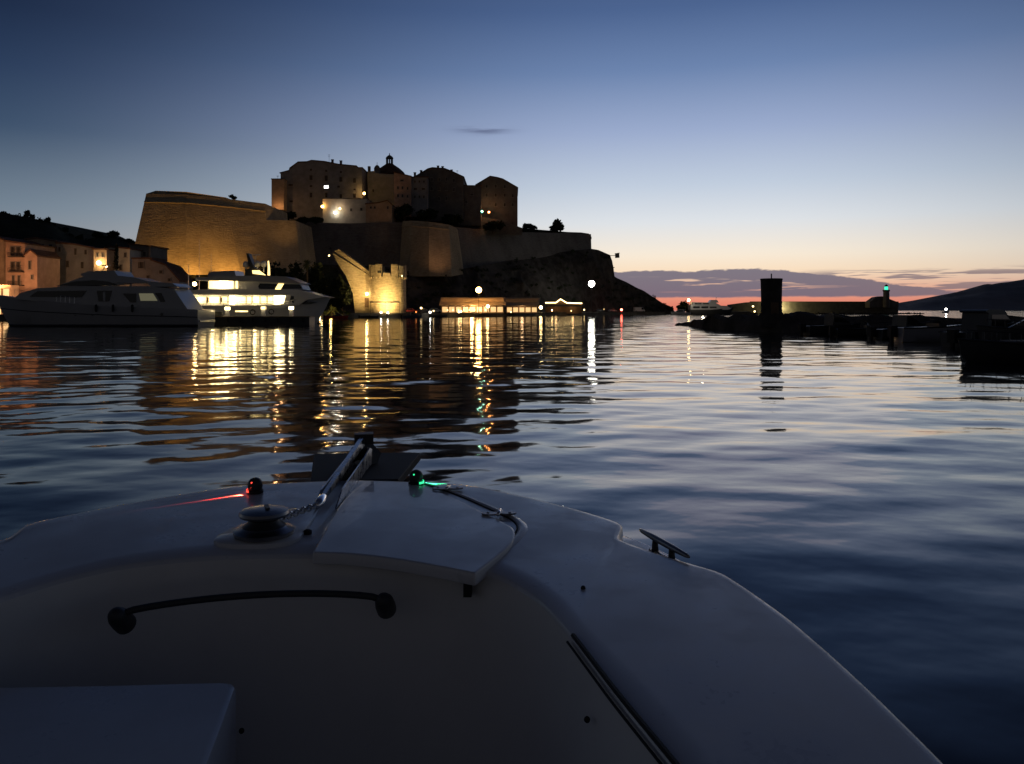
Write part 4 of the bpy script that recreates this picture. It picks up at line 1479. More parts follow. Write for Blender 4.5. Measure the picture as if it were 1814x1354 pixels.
# --- dark yacht in front at the left
Y1, B1 = 99.0, 6.2
dy = thing('dark_motor_yacht', Vector((W(170, 578, Y1).x, Y1 + B1 / 2, 0)), 'unlit grey-white motor yacht lying in shadow, bow toward the picture edge', 'yacht')
mb = MB()
hull_px(mb, [(349, 549), (300, 546), (200, 543), (120, 537), (40, 530), (-40, 521)], Y1, B1)
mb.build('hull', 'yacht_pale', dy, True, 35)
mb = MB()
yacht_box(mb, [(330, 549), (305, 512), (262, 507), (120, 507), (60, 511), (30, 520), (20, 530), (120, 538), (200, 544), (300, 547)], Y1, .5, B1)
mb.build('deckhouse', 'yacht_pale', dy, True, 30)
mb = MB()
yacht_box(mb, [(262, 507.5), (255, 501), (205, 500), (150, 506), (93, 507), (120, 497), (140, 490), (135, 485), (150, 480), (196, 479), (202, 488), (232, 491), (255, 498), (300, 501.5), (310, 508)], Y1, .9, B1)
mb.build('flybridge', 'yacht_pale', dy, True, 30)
for pts, nm in (([(48, 526), (62, 516), (150, 515), (141, 527)], 'saloon_window'), ([(94, 506), (125, 498.5), (160, 496), (185, 498.5), (206, 505.5)], 'bridge_window'), ([(168, 515), (195, 515), (190, 534), (171, 534)], 'side_door')):
    q = MB()
    q.prism([W(x, y, Y1) + Vector((0, .48 if nm != 'bridge_window' else .88, 0)) for x, y in pts], (0, -.03, 0))
    q.build(nm, 'dark_glass', dy)
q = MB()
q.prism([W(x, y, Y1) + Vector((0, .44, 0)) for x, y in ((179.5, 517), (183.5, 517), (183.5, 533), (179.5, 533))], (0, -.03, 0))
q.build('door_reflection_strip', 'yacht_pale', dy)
mat('lit_blind', (.5, .48, .36), .8, emit=(.8, .75, .45), strength=.13)
for pts, m_ in (([(214, 520), (238, 520), (238, 536), (228, 536)], 'dark_glass'), ([(243, 520), (268, 520), (276, 533), (246, 533)], 'lit_blind'), ([(272, 519), (283, 519), (290, 535), (281, 535)], 'dark_glass')):
    q = MB()
    q.prism([W(x, y, Y1) + Vector((0, .48, 0)) for x, y in pts], (0, -.03, 0))
    q.build('aft_window', m_, dy)
for a in (132, 163, 195, 228, 240, 250, 286):
    q = MB()
    c = W(a, 557, Y1)
    qq = max(0, ((349 - a) / 361 - .5) / .5) ** 2.3
    c.y += B1 / 2 * qq + .12
    q.tube([c + Vector((0, .2, 0)), c + Vector((0, -.02, 0))], .19, 12)
    q.build('porthole', 'dark_glass', dy)
for a in (172, 202, 236):
    q = MB()
    c = W(a, 545, Y1)
    q.tube([c + Vector((0, -.25, .4)), c + Vector((0, -.25, .3)), c + Vector((0, -.25, -.45)), c + Vector((0, -.25, -.6))], [.03, .16, .16, .04], 8)
    q.build('fender', 'rubber', dy)
mb = MB()
for i in range(16):
    a = 130 - i * 8.5
    (row,) = interp([(-12, 522), (40, 528), (120, 537), (140, 539)], a)
    qq = max(0, ((349 - a) / 361 - .5) / .5) ** 2.3
    p0 = W(a, row, Y1) + Vector((0, B1 / 2 * qq + .1, 0))
    mb.tube([p0, p0 + Vector((0, 0, .8))], .02, 4)
    if i:
        mb.tube([prev + Vector((0, 0, .8)), p0 + Vector((0, 0, .8))], .02, 4)
    prev = p0
mb.build('bow_rail', 'steel', dy)
mb = MB()
mbb = MB()
pa, pb = [], []
for i in range(30):
    q_ = i / 29
    px = 349 - 389 * q_
    hb2 = B1 / 2 * (.93 + .07 * min(1, q_ * 3)) * (1 - max(0, (q_ - .5) / .5) ** 2.3)
    (row,) = interp([(-40, 521), (40, 530), (120, 537), (200, 543), (300, 546), (349, 549)], px)
    zs2 = CH + (HY - row) * Y1 / F
    pa.append(Vector(((px - CX) * Y1 / F + q_ ** 3 * .9, Y1 + B1 / 2 - hb2 * (1 - .0625 * q_) - .02, zs2 * .56)))
    pb.append(Vector(((px - CX) * Y1 / F + q_ ** 3 * 2.08, Y1 + B1 / 2 - hb2 * (1 - .25 * (.3 + .7 * q_)) - .03, .16)))
mb.tube(pa, .06, 6)
mb.build('rub_strake', 'boat_dark', dy)
mbb.tube(pb, .15, 6)
mbb.build('boot_stripe', 'boat_dark', dy)
q = MB()
ml0, ml1 = W(346, 560, Y1), Vector((W(352, 561, YP).x, YP + .4, zt + .1))
q.tube([ml0 + Vector((0, 1, 0)), ml0.lerp(ml1, .5) - Vector((0, 0, .35)), ml1], .03, 5)
q.build('mooring_line', 'canvas', dy)
q = MB()
q.tube([W(160, 477, Y1) + Vector((0, 3, 0)), W(166, 468, Y1) + Vector((0, 3, 0))], .06, 6)
q.box(W(166, 468, Y1) + Vector((0, 3, 0)), (1.1, .2, .14))
q.build('radar', 'yacht_pale', dy)
q = MB()
yacht_box(q, [(352, 571), (330, 571), (325, 566), (330, 564), (350, 567)], Y1, .6, B1)
q.build('swim_platform', 'yacht_pale', dy)

# ------------------------------------------------------------------ right side: breakwater, beacon spit, lighthouse
YB = 440.0
bw = thing('breakwater_wall', W(1450, 557, YB), 'long straight dark harbour mole behind the beacon', 'breakwater')
mb = MB()
px_prism(mb, [(1296, 540), (1318, 537), (1330, 535.5), (1590, 535.8), (1592, 562), (1296, 562)], YB, 9)
mb.build('wall', 'quay_stone', bw)
mb = MB()
px_prism(mb, [(1330, 534.2), (1592, 534.4), (1592, 535.9), (1330, 535.7)], YB - .4, 2)
mb.build('coping', 'quay_stone', bw)
mb = MB()
rnd = random.Random(8)
for i in range(70):
    px = 1290 + i * 5
    c = W(px, 557 + rnd.uniform(-1, 1), YB - 6)
    r_ = rnd.uniform(.8, 1.6)
    mb.ball(c, r_, 6, 4, rnd.uniform(.5, .9))
rk = mb.build('boulders', 'rock', bw)
rk['kind'] = 'stuff'
street_lamp('lamp at the foot of the mole hidden behind the beacon', 1376, 546, 429, .4, 'warm')
lamp('POINT', W(1387, 546, 435.6), 6500, (1, .82, .36), .4, name='mole_light')
street_lamp('orange lamp above the white ferry far out', 1220, 532, 370, .62, 'warm')
street_lamp('small greenish-white lamp left of the beacon foot', 1334, 543, 405, .45, 'warm_soft')
street_lamp('low lamp at the water left of the beacon foot', 1337, 552, 380, .4, 'warm_soft')

lh = thing('lighthouse', W(1569, 540, 428), 'small lighthouse showing a green light at the end of the mole', 'lighthouse')
mb = MB()
px_prism(mb, [(1541, 535), (1553, 526.5), (1563, 525), (1592, 536), (1592, 545), (1541, 545)], 432, 6)
mb.build('keeper_house', 'plaster_dark', lh)
mb = MB()
c = W(1570, 545, 430)
s = 430 / F
mb.lathe([(5.6 * s, 0), (5 * s, 28 * s), (6 * s, 29 * s), (6 * s, 31 * s), (4.5 * s, 31.4 * s)], c, 14)
mb.build('tower', 'plaster_dark', lh, True, 40)
mb = MB()
mb.lathe([(2.8 * s, 31.4 * s), (2.8 * s, 37 * s)], c, 12)
mb.build('lamp_glass', 'green_lamp', lh)
mb = MB()
mb.lathe([(3.6 * s, 37 * s), (2.6 * s, 39 * s), (.4 * s, 41 * s)], c, 12)
mb.build('lantern_roof', 'black_iron', lh)

# rock spit with the square beacon
mb = MB()
spx = [(1219, 578.5, 577.5), (1232, 578.5, 572), (1240, 579, 571), (1247, 580, 572), (1258, 582, 565), (1268, 583, 562.5), (1285, 585, 563), (1303, 586, 560), (1340, 588, 560), (1390, 590, 557), (1450, 591, 556), (1520, 592, 558), (1600, 595, 561), (1620, 596, 564), (1800, 604, 566), (2300, 640, 570)]
rings = []
for px in np.linspace(1219, 2300, 260):
    yw, yt = interp(spx, px)
    Yf = CH * F / (yw - HY)
    zt_ = CH + (HY - yt) / F * (Yf + 4)
    x = (px - CX) / F * Yf
    row = []
    for q, zz in ((-1.2, -1.0), (0, -.15), (.25, .35), (.55, .7), (.8, .9), (1.0, 1.0), (1.6, 1.0), (2.4, .6), (3.0, -1.2)):
        p_ = Vector((x, Yf + q * 4, zz * zt_ if zz > 0 else zz))
        if q > -1:
            nn = noise.fractal(p_ * .55, 1.0, 2.0, 4)
            p_ += Vector((0, nn * .7, nn * .42 * (1 if zz > 0 else .2)))
        row.append(p_)
    rings.append(row)
mb.loft(rings, False)
tag(mb.build('rock_spit', 'rock', None, False), 'low dark spit of rocks carrying the beacon', None, None, 'structure')
bc = thing('beacon_tower', W(1367, 560, 76), 'short thick dark beacon tower on the rock spit, thin pole on top', 'beacon')
YC = 75.0
s = YC / F
c = W(1366.5, 562, YC)
mb = MB()
mb.lathe([(22 * s, -1.0), (20.5 * s, 4 * s), (18 * s, 9 * s), (17.6 * s, 30 * s), (18.3 * s, 60 * s), (18.6 * s, 66 * s)], c, 20)
mb.build('shaft', 'dark_stone', bc, True, 40)
mb = MB()
mb.lathe([(19 * s, 65.5 * s), (19.2 * s, 67.5 * s), (18.4 * s, 68.2 * s)], c, 20)
mb.build('rim', 'dark_stone', bc, True, 40)
mb = MB()
mb.tube([c + Vector((0, 0, 67 * s)), c + Vector((0, 0, 77 * s))], .06, 6)
mb.build('pole', 'black_iron', bc)
mb = MB()
mb.box((c.x, c.y - 17.9 * s, c.z + 14 * s), (.7, .1, 1.3))
mb.build('door', 'timber', bc)


# small motor boats: local coordinates, bow at +X
def motor_boat(label, loc, rz, L, B, H, hullm='boat_dark', topm='yacht_white', cabin='cuddy', group=None, name='motor_boat'):
    root = thing(name, (0, 0, 0), label, 'boat', group)
    mb = MB()
    rings = []
    for i in range(15):
        q = i / 14
        hb_ = max(.03, B / 2 * (.92 + .08 * min(1, 3 * q)) * (1 - max(0, (q - .45) / .55) ** 2.2))
        zs = H * (1 + .28 * q * q)
        x = -L / 2 + L * q
        ring = []
        for sg in (-1, 1):
            sec = [(hb_, zs, 0), (hb_ * .93, zs * .5, .15), (hb_ * (.85 - .25 * q), .05, .5), (hb_ * .25, -.35, .8)]
            for hy, z, rk_ in (sec if sg < 0 else sec[::-1]):
                ring.append(Vector((x - rk_ * q ** 3 * L * .12, sg * hy, z)))
        rings.append(ring)
    mb.loft(rings, True, True)
    mb.build('hull', hullm, root, True, 35)
    mb = MB()
    mb.tube([Vector((r_[0].x, r_[0].y * 1.01, r_[0].z)) for r_ in rings], .045, 5)
    mb.tube([Vector((r_[-1].x, r_[-1].y * 1.01, r_[-1].z)) for r_ in rings], .045, 5)
    mb.build('rub_rail', 'rubber', root)
    if cabin == 'cuddy':
        pr = [(-.08 * L, H * .95), (.30 * L, H * 1.05), (.16 * L, H + .55), (.02 * L, H + 1.05), (-.06 * L, H + 1.05)]
    elif cabin == 'pilot':
        pr = [(-.2 * L, H * .95), (.30 * L, H * 1.05), (.24 * L, H + .5), (.13 * L, H + 1.15), (.08 * L, H + 1.28), (-.16 * L, H + 1.3), (-.21 * L, H + 1.24), (-.22 * L, H + 1.14), (-.17 * L, H + 1.1)]
    else:
        pr = [(-.02 * L, H * .9), (.10 * L, H * .95), (.06 * L, H + .28), (-.02 * L, H + .3)]
    if cabin == 'none':
        pr = [(-.3 * L, H * .9), (.2 * L, H * .95), (.16 * L, H + .16), (-.3 * L, H + .2)]
    mb = MB()
    mb.prism([(x, -B * .36, z) for x, z in pr], (0, B * .72, 0))
    mb.build('cover' if cabin == 'none' else 'cabin', 'canvas' if cabin == 'none' else topm, root)
    mb = MB()
    if cabin == 'none':
        pass
    elif cabin != 'console':
        mb.prism([(x, -B * .365, z) for x, z in [((pr[1][0] * .75), H + .28), (pr[2][0] * .95, H + .55), (pr[3][0] * .9, H + (.95 if cabin == 'cuddy' else 1.0)), (pr[0][0] * .6, H + (.95 if cabin == 'cuddy' else 1.0)), (pr[0][0] * .6, H + .35)]], (0, B * .73, 0))
        mb.build('window', 'dark_glass', root)
    else:
        mb.prism([(.05 * L, -B * .2, H + .3), (.0, -B * .2, H + .55), (-.01 * L, -B * .2, H + .55), (.035 * L, -B * .2, H + .3)], (0, B * .4, 0))
        mb.build('windscreen', 'dark_glass', root)
    mb = MB()
    mb.box((-L / 2 - .25, 0, H * .75), (.45, .45, .75))
    mb.box((-L / 2 - .3, 0, H * .1), (.2, .16, 1.1))
    mb.build('outboard', 'rubber', root)
    mb = MB()
    n_ = 6
    for i in range(n_):
        r_ = rings[8 + i]
        for w_ in (r_[0], r_[-1]):
            mb.tube([w_ * 1.0, Vector((w_.x, w_.y * .97, w_.z + .4))], .015, 4)
    for k_ in (0, -1):
        mb.tube([Vector((rings[8 + i][k_].x, rings[8 + i][k_].y * .97, rings[8 + i][k_].z + .4)) for i in range(n_)], .018, 4)
    mb.build('bow_rail', 'boat_dark' if hullm != 'yacht_white' else 'steel', root)
    root.location = loc
    root.rotation_euler.z = rz
    return root


def at_water(px, py):
    Y = CH * F / (py - HY)
    return Vector(((px - CX) / F * Y, Y, 0))


BG = 'boats moored along the rock spit'
motor_boat('white-topped dark boat moored just right of the beacon', at_water(1475, 593), .15, 5.2, 2.0, .75, 'boat_dark', 'boat_dark', 'cuddy', BG)
motor_boat('low open boat moored between the beacon and the lighthouse view', at_water(1535, 597), -.2, 4.6, 1.8, .62, 'boat_dark', 'boat_dark', 'console', BG)
motor_boat('dark cabin boat moored under the lighthouse view', at_water(1600, 600), .25, 5.0, 2.0, .7, 'boat_dark', 'boat_dark', 'cuddy', BG)
motor_boat('pale grey motor boat, brightest of the boats by the spit', at_water(1655, 606), .05, 5.2, 2.0, .95, 'yacht_grey', 'boat_dark', 'console', BG)
mbq = motor_boat('big dark pilot boat with a canopy at the picture edge', at_water(1745, 614), .45, 5.2, 2.2, .85, 'boat_dark', 'boat_dark', 'pilot', BG)
motor_boat('dark blue boat nearest in the lower corner of the moorings', at_water(1828, 643), 2.95, 5.4, 2.1, .72, 'boat_dark', 'boat_dark', 'none', BG)
motor_boat('dark boat half out of the picture beside the pilot boat', at_water(1850, 622), 2.6, 6.0, 2.3, 1.0, 'boat_dark', 'boat_dark', 'cuddy', BG)
QB = 'small boats tied up along the quay'
for i, (x, yw, rz, L_, hm) in enumerate(((597, 564.2, .1, 6.0, 'car_red'), (655, 564.0, .05, 5.0, 'boat_dark'), (730, 563.2, .2, 5.5, 'boat_blue'), (778, 562.4, .15, 5.0, 'boat_dark'), (838, 561.2, .3, 6.0, 'boat_dark'), (925, 559.8, .4, 6.5, 'yacht_grey'), (985, 559.0, .4, 6.0, 'boat_dark'))):
    motor_boat(['small dark red boat tied up below the golden fan palm', 'low dark boat tied up below the ramp wall door', 'small blue boat tied up right of the round tower', 'low dark boat tied up left of the glowing restaurant',
                'dark boat tied up below the glowing restaurant', 'grey boat tied up below the dimmer restaurant', 'dark boat tied up below the fairy-lit pavilion'][i],
               at_water(x, yw), rz, L_, 1.9, .55, hm, hm if hm != 'car_red' else 'boat_dark', 'console' if i % 2 else 'cuddy', QB)
# far anchored boat with a bright light
al = motor_boat('tiny boat far out on the bay with a white anchor light', Vector(((1676 - CX) / F * 600, 600, 0)), .4, 7, 2.6, 1.0, 'yacht_white', 'yacht_white', 'pilot')
mb = MB()
mb.tube([(0, 0, 2), (0, 0, 2.6)], .08, 5)
o = mb.build('light_post', 'steel')
o.parent = al
mb = MB()
mb.ball((0, 0, 3.0), .7, 10, 6)
o = mb.build('anchor_light', 'white_lamp', None, True)
o.parent = al

# white ferry and launch beyond the spit
YF_ = 365.0
fy = thing('white_ferry', W(1250, 557, YF_), 'white twin-deck ferry moored far out under the orange lamp', 'ferry')
mb = MB()
hull_px(mb, [(1222, 549), (1260, 549), (1285, 547), (1304, 545)], YF_, 7)
mb.build('hull', 'boat_dark', fy, True, 35)
mb = MB()
yacht_box(mb, [(1224, 549), (1224, 540), (1288, 542), (1296, 547), (1290, 549)], YF_, .5, 7)
mb.build('main_deck', 'yacht_white', fy)
mb = MB()
yacht_box(mb, [(1228, 540.4), (1228, 535.5), (1250, 536), (1268, 536), (1278, 541.5)], YF_, 1, 7)
mb.build('upper_deck', 'yacht_white', fy)
mb = MB()
yacht_box(mb, [(1258, 536.4), (1262, 531.5), (1272, 531.5), (1275, 536.4)], YF_, 1.6, 7)
mb.build('bridge', 'yacht_white', fy)
for x0, x1, y0, y1 in ((1228, 1240, 543, 546), (1243, 1255, 543, 546), (1258, 1270, 543.4, 546), (1232, 1243, 537.4, 539.2), (1246, 1257, 537.4, 539.2)):
    mb = MB()
    mb.prism([W(x, y, YF_) + Vector((0, .45 if y0 > 541 else .95, 0)) for x, y in ((x0, y0), (x1, y0), (x1, y1), (x0, y1))], (0, -.04, 0))
    mb.build('window', 'dark_glass', fy)
mb = MB()
mb.tube([W(1268, 532, YF_ + 3), W(1269, 526, YF_ + 3)], .1, 6)
mb.build('mast', 'steel', fy)
lamp('POINT', W(1245, 538, YF_ - 12), 900, (1, .85, .6), .5, name='quay_lamp_light')
motor_boat('small white launch in front of the white ferry stern', Vector(((1206 - CX) / F * 350, 350, 0)), 2.9, 9, 3, 1.2, 'yacht_white', 'yacht_white', 'pilot')
# low headland trees right of the point
tree('round tree on the last low rock of the point', 1186, 541, 554, 417, 16, 260, .6, seed=90, trunk_frac=.1)
tree('dark tree behind the ferry under the orange lamp', 1212, 533, 556, 380, 26, 300, .7, seed=91, trunk_frac=.1)
mb = MB()
px_prism(mb, [(1196, 555.5), (1330, 552), (1330, 559), (1196, 559)], 376, 8)
tag(mb.build('ferry_pier', 'quay_stone'), 'low dark pier the white ferry is moored to', 'pier')

# ------------------------------------------------------------------ the boat we stand in
XC = -0.70
GUN = [(3.56, 0.0), (3.555, .10), (3.54, .20), (3.515, .30), (3.475, .49), (3.42, .585), (3.24, .80), (3.10, .95), (2.95, 1.08), (2.75, 1.205), (2.49, 1.325), (2.29, 1.39), (2.07, 1.444), (1.85, 1.475), (1.67, 1.493),
       (1.45, 1.507), (1.0, 1.515), (0.4, 1.51), (-.3, 1.50), (-1.2, 1.48)]
CRE = [(2.60, 0.0), (2.60, .12), (2.585, .30), (2.545, .45), (2.49, .58), (2.38, .69), (2.23, .78), (2.10, .825), (1.995, .857), (1.70, .935), (1.415, 1.02), (1.0, 1.08), (.4, 1.10), (-.3, 1.10), (-1.2, 1.09)]


def resample(pl, n):
    P = [Vector((h, y, 0)) for y, h in pl]
    L = [0]
    for a, c_ in zip(P, P[1:]):
        L.append(L[-1] + (c_ - a).length)
    out = []
    for i in range(n):
        d_ = L[-1] * i / (n - 1)
        for j in range(len(P) - 1):
            if d_ <= L[j + 1] + 1e-9:
                out.append(P[j].lerp(P[j + 1], (d_ - L[j]) / (L[j + 1] - L[j])))
                break
    for _ in range(3):
        out = [out[0]] + [(out[i - 1] + out[i] * 2 + out[i + 1]) / 4 for i in range(1, n - 1)] + [out[-1]]
    return out


NB_ = 150
G = resample(GUN, NB_)
K = resample(CRE, NB_)


def zdeck(y):
    return 1.25 + .07 * max(0, min(1, (y - 1.0) / 2.5))


def notch(y):
    if 2.40 < y < 2.91:
        q = (2.91 - y) / .51
        r_ = min(1, q / .3)
        return .135 * r_ * r_ * (3 - 2 * r_) * (1 - q ** 2.2)
    return 0


boat = thing('foreground_boat', (XC, 1.5, 0), 'white open-bow motorboat the picture is taken from', 'boat')
for sg in (1, -1):
    rows = []
    skirt = []
    hull = []
    liner = []
    rail = []
    for i in range(NB_):
        gq, kq = G[i], K[i]
        zz = zdeck(gq.y)
        # outward direction in plan
        tn = (G[min(i + 1, NB_ - 1)] - G[max(i - 1, 0)]).normalized()
        out = Vector((-tn.y, tn.x, 0))
        if out.x < 0 and i > 3:
            out = -out
        if i <= 3:
            out = Vector((0, 1, 0)) if i == 0 else (Vector((0, 1, 0)) * (1 - i / 4) + out * (i / 4)).normalized()
        if out.y < -0.2:
            out = -out
        d_ = notch(gq.y)
        edge_ = gq - out * d_

        def P(v, z):
            return Vector((XC + sg * v.x, v.y, z))
        kz = zdeck(kq.y) - .012
        row = [P(kq - (gq - kq).normalized() * .012, kz - .014), P(kq - (gq - kq).normalized() * .006, kz - .004), P(kq, kz)]
        for j in range(1, 8):
            q = j / 8
            v = kq.lerp(edge_, q)
            row.append(P(v, kz + (zz - kz) * q + .003 * math.sin(math.pi * q)))
        e1 = edge_ - out * .03
        row += [P(e1, zz + .0004), P(edge_ - out * .016, zz), P(edge_ - out * .009, zz - .002), P(edge_ - out * .002, zz - .009), P(edge_, zz - .02), P(edge_, zz - .03)]
        rows.append(row)
        skirt.append([P(edge_, zz - .03), P(edge_ + out * .001, zz - .046), P(gq + out * .006, zz - .049), P(gq + out * .012, zz - .058)])
        rail.append(P(gq + out * .012, zz - .066))
        # hull side
        fl = .22 + .30 * max(0, (gq.y - 1.5) / 2.0)
        dn = (gq - Vector((0, -1, 0))).normalized()
        h_ = [P(gq + out * .012, zz - .058)]
        for q, z in ((.25, .95), (.6, .5), (1.0, .05), (1.35, -.25)):
            h_.append(P(Vector((max(0.0, gq.x * (1 - q * fl * .6)), gq.y - q * fl * .9 * max(0, gq.y - .5) / 3, 0)), z))
        h_.append(P(Vector((0, min(gq.y, 2.6) - .3, 0)), -.45))
        hull.append(h_)
        # inner liner from crease down to the well floor
        lr = []
        inn = (kq - gq).normalized()
        for q in range(9):
            f_ = q / 8
            v = kq + inn * (.012 + .30 * f_ ** 1.3)
            if v.x < 0:
                v.x = 0
            lr.append(P(v, kz - .014 - .62 * f_))
        lr.append(P(Vector((0, v.y - .0, 0)), kz - .014 - .63))
        liner.append(lr)
    nm = {1: 'starboard', -1: 'port'}[sg]
    mb = MB()
    mb.loft(rows, False)
    mb.loft(skirt, False)
    mb.build('deck', 'gelcoat', boat, True, 50)
    mb = MB()
    mb.loft(hull, False)
    mb.build('hull', 'gelcoat', boat, True, 50)
    mb = MB()
    mb.loft(liner, False)
    mb.build('inner_liner', 'gelcoat_liner', boat, True, 60)
    mb = MB()
    mb.tube(rail, .016, 8)
    mb.build('rub_rail', 'steel', boat, True)
    # gasket strip on the coaming edge
    mb = MB()
    pts = []
    for i in range(NB_):
        if 1.0 < K[i].y < 2.0:
            inn = (K[i] - G[i]).normalized()
            v = K[i] + inn * .004
            pts.append(Vector((XC + sg * v.x, v.y, zdeck(K[i].y) - .012)))
    mb.tube(pts, .0065, 6)
    mb.tube([p_ + Vector((-sg * .015, -.008, -.014)) for p_ in pts], .0035, 6)
    mb.build('gasket', 'rubber', boat)

from mathutils.bvhtree import BVHTree
_dv, _df = [], []
for o in boat.children:
    if o.name.startswith('deck'):
        k0 = len(_dv)
        _dv += [v.co.copy() for v in o.data.vertices]
        _df += [tuple(i + k0 for i in f.vertices) for f in o.data.polygons]
_bvh = BVHTree.FromPolygons(_dv, _df)


def deck_z(x, y):
    hit = _bvh.ray_cast(Vector((x, y, 3)), Vector((0, 0, -1)))
    return hit[0].z if hit[0] else zdeck(y)


def UD(px, py, dz_=0.0):
    z = 1.3
    for _ in range(6):
        p_ = U(px, py, z)
        z = deck_z(p_.x, p_.y) + dz_
    return U(px, py, z)


# locker lid
LID = [(560, 964), (553, 964), (556, 960), (596, 893), (622, 868), (645, 852), (648, 850.5), (653, 850.5), (700, 851), (742, 856), (800, 874), (880, 911), (906, 921), (914, 931), (911, 944), (895, 961), (846, 994.5), (842, 997), (836, 996), (760, 983), (690, 973), (620, 966)]
def smooth_poly(pts, it=2):
    for _ in range(it):
        o_ = []
        n = len(pts)
        for i in range(n):
            a, c_ = pts[i], pts[(i + 1) % n]
            o_ += [a.lerp(c_, .25), a.lerp(c_, .75)]
        pts = o_
    return pts


def inset_poly(pts, d_):
    c_ = sum(pts, Vector()) / len(pts)
    return [p_ + (c_ - p_).normalized() * d_ for p_ in pts]


zl = 1.329
lp = smooth_poly([U(x, y, zl) for x, y in LID], 2)
for p_ in lp:
    p_.z = 1.289 + (p_.y - 2.45) * .024 + .010
def ringz(pts, dz_):
    return [Vector((p_.x, p_.y, p_.z + dz_)) for p_ in pts]
mb = MB()
r0 = inset_poly(lp, .004)
mb.loft([ringz(r0, -.040), ringz(lp, -.037), ringz(lp, -.008), ringz(inset_poly(lp, .003), -.002), ringz(inset_poly(lp, .008), 0.0), ringz(inset_poly(lp, .012), .0002), ringz(inset_poly(lp, .016), .0003)], True, True)
lid = mb.build('locker_lid', 'gelcoat', boat, True, 40)
# moulded joint along the hinge side of the lid: dark groove between two soft lips
SEAM = [(752, 859), (800, 874), (850, 896), (884, 911.5), (904, 921), (914, 930), (915, 938), (909, 948), (893, 964), (868, 981), (845, 996)]
sp_ = [UD(x, y) for x, y in SEAM]
for _ in range(2):
    sp_ = [sp_[0]] + [q_ for a_, c_ in zip(sp_, sp_[1:]) for q_ in (a_.lerp(c_, .25), a_.lerp(c_, .75))] + [sp_[-1]]
ctr = sum(lp, Vector()) / len(lp)
for p_ in sp_:
    p_ += (p_ - ctr).normalized() * .004
mb = MB()
mb.tube([p_ + Vector((0, 0, .0005)) for p_ in sp_], .0042, 6)
mb.build('lid_gasket', 'rubber', boat)
mb = MB()
rows = []
for p_ in sp_:
    o_ = (p_ - ctr)
    o_.z = 0
    o_.normalize()
    dzz = deck_z(p_.x, p_.y)
    rows.append([Vector((p_.x + o_.x * d_, p_.y + o_.y * d_, dzz + h_)) for d_, h_ in ((.006, .0), (.009, .005), (.020, .006), (.030, .0035), (.038, .0002))])
mb.loft(rows, False)
mb.build('lid_coaming', 'gelcoat', boat, True)
for x, y in ((793, 871), (884, 912)):
    c = U(x, y, 1.312)
    c.z = 1.289 + (c.y - 2.45) * .024 + .012
    h_ = MB()
    for k_ in (-1, 1):
        pts = []
        for a in range(12):
            an = a / 12 * 6.283
            pts.append(Vector((c.x + k_ * .033 + .034 * math.cos(an), c.y + k_ * .004 + .020 * math.sin(an), c.z)))
        h_.prism(pts, (0, 0, .006))
    hinge = h_.build('hinge', 'dull_steel', lid)
    h_ = MB()
    h_.tube([c + Vector((-.004, -.035, .008)), c + Vector((.006, .035, .008))], .007, 8)
    h_.build('hinge_pin', 'chrome', hinge, True)
    for k_ in (-1, 1):
        h_ = MB()
        h_.lathe([(.006, .006), (.006, .009), (.002, .010)], c + Vector((k_ * .042, 0, 0)), 8)
        h_.build('screw', 'steel', hinge)
# brackets under the lid lip
for x, y in ((557, 992), (826, 1032)):
    c = U(x, y, 1.27)
    c.y += .085
    mb = MB()
    mb.box((c.x, c.y, 1.232), (.026, .05, .06))
    mb.build('lid_bracket', 'rubber', boat)

# windlass recess pad, windlass
WC = UD(468, 955)
mb = MB()
pad = smooth_poly([Vector((WC.x + a, WC.y + c_, WC.z + .004)) for a, c_ in ((-.19, -.10), (-.13, .16), (.0, .52), (.10, .52), (.13, .10), (.13, -.10))], 2)
mb.loft([ringz(pad, -.012), ringz(pad, .006), ringz(inset_poly(pad, .012), .012)], True, True)
mb.build('windlass_pad', 'gelcoat', boat, True, 40)
wl = MB()
wl.lathe([(0.1025, 0.0190), (0.1050, 0.0333), (0.0825, 0.0399), (0.0750, 0.0475)], WC, 28)
wls = wl.build('windlass', 'dull_steel', boat, True, 40)
mb = MB()
mb.lathe([(0.0750, 0.0475), (0.0575, 0.0589), (0.0525, 0.0703), (0.0625, 0.0798), (0.0750, 0.0836)], WC, 28)
mb.build('gypsy', 'boat_dark', wls, True, 40)
mb = MB()
mb.lathe([(0.0825, 0.0836), (0.0863, 0.0912), (0.0825, 0.1007), (0.0562, 0.1083), (0.0187, 0.1111), (0.0013, 0.1113)], WC, 28)
mb.build('windlass_cap', 'dull_steel', wls, True, 40)
mb = MB()
mb.box((WC.x + .01, WC.y, WC.z + .1125), (.014, .055, .008), .4)
mb.build('cap_slot', 'boat_dark', wls)
mb = MB()
mb.lathe([(.015, 0), (.015, .012), (.008, .016)], UD(545, 946), 12)
mb.build('foot_switch', 'rubber', boat)

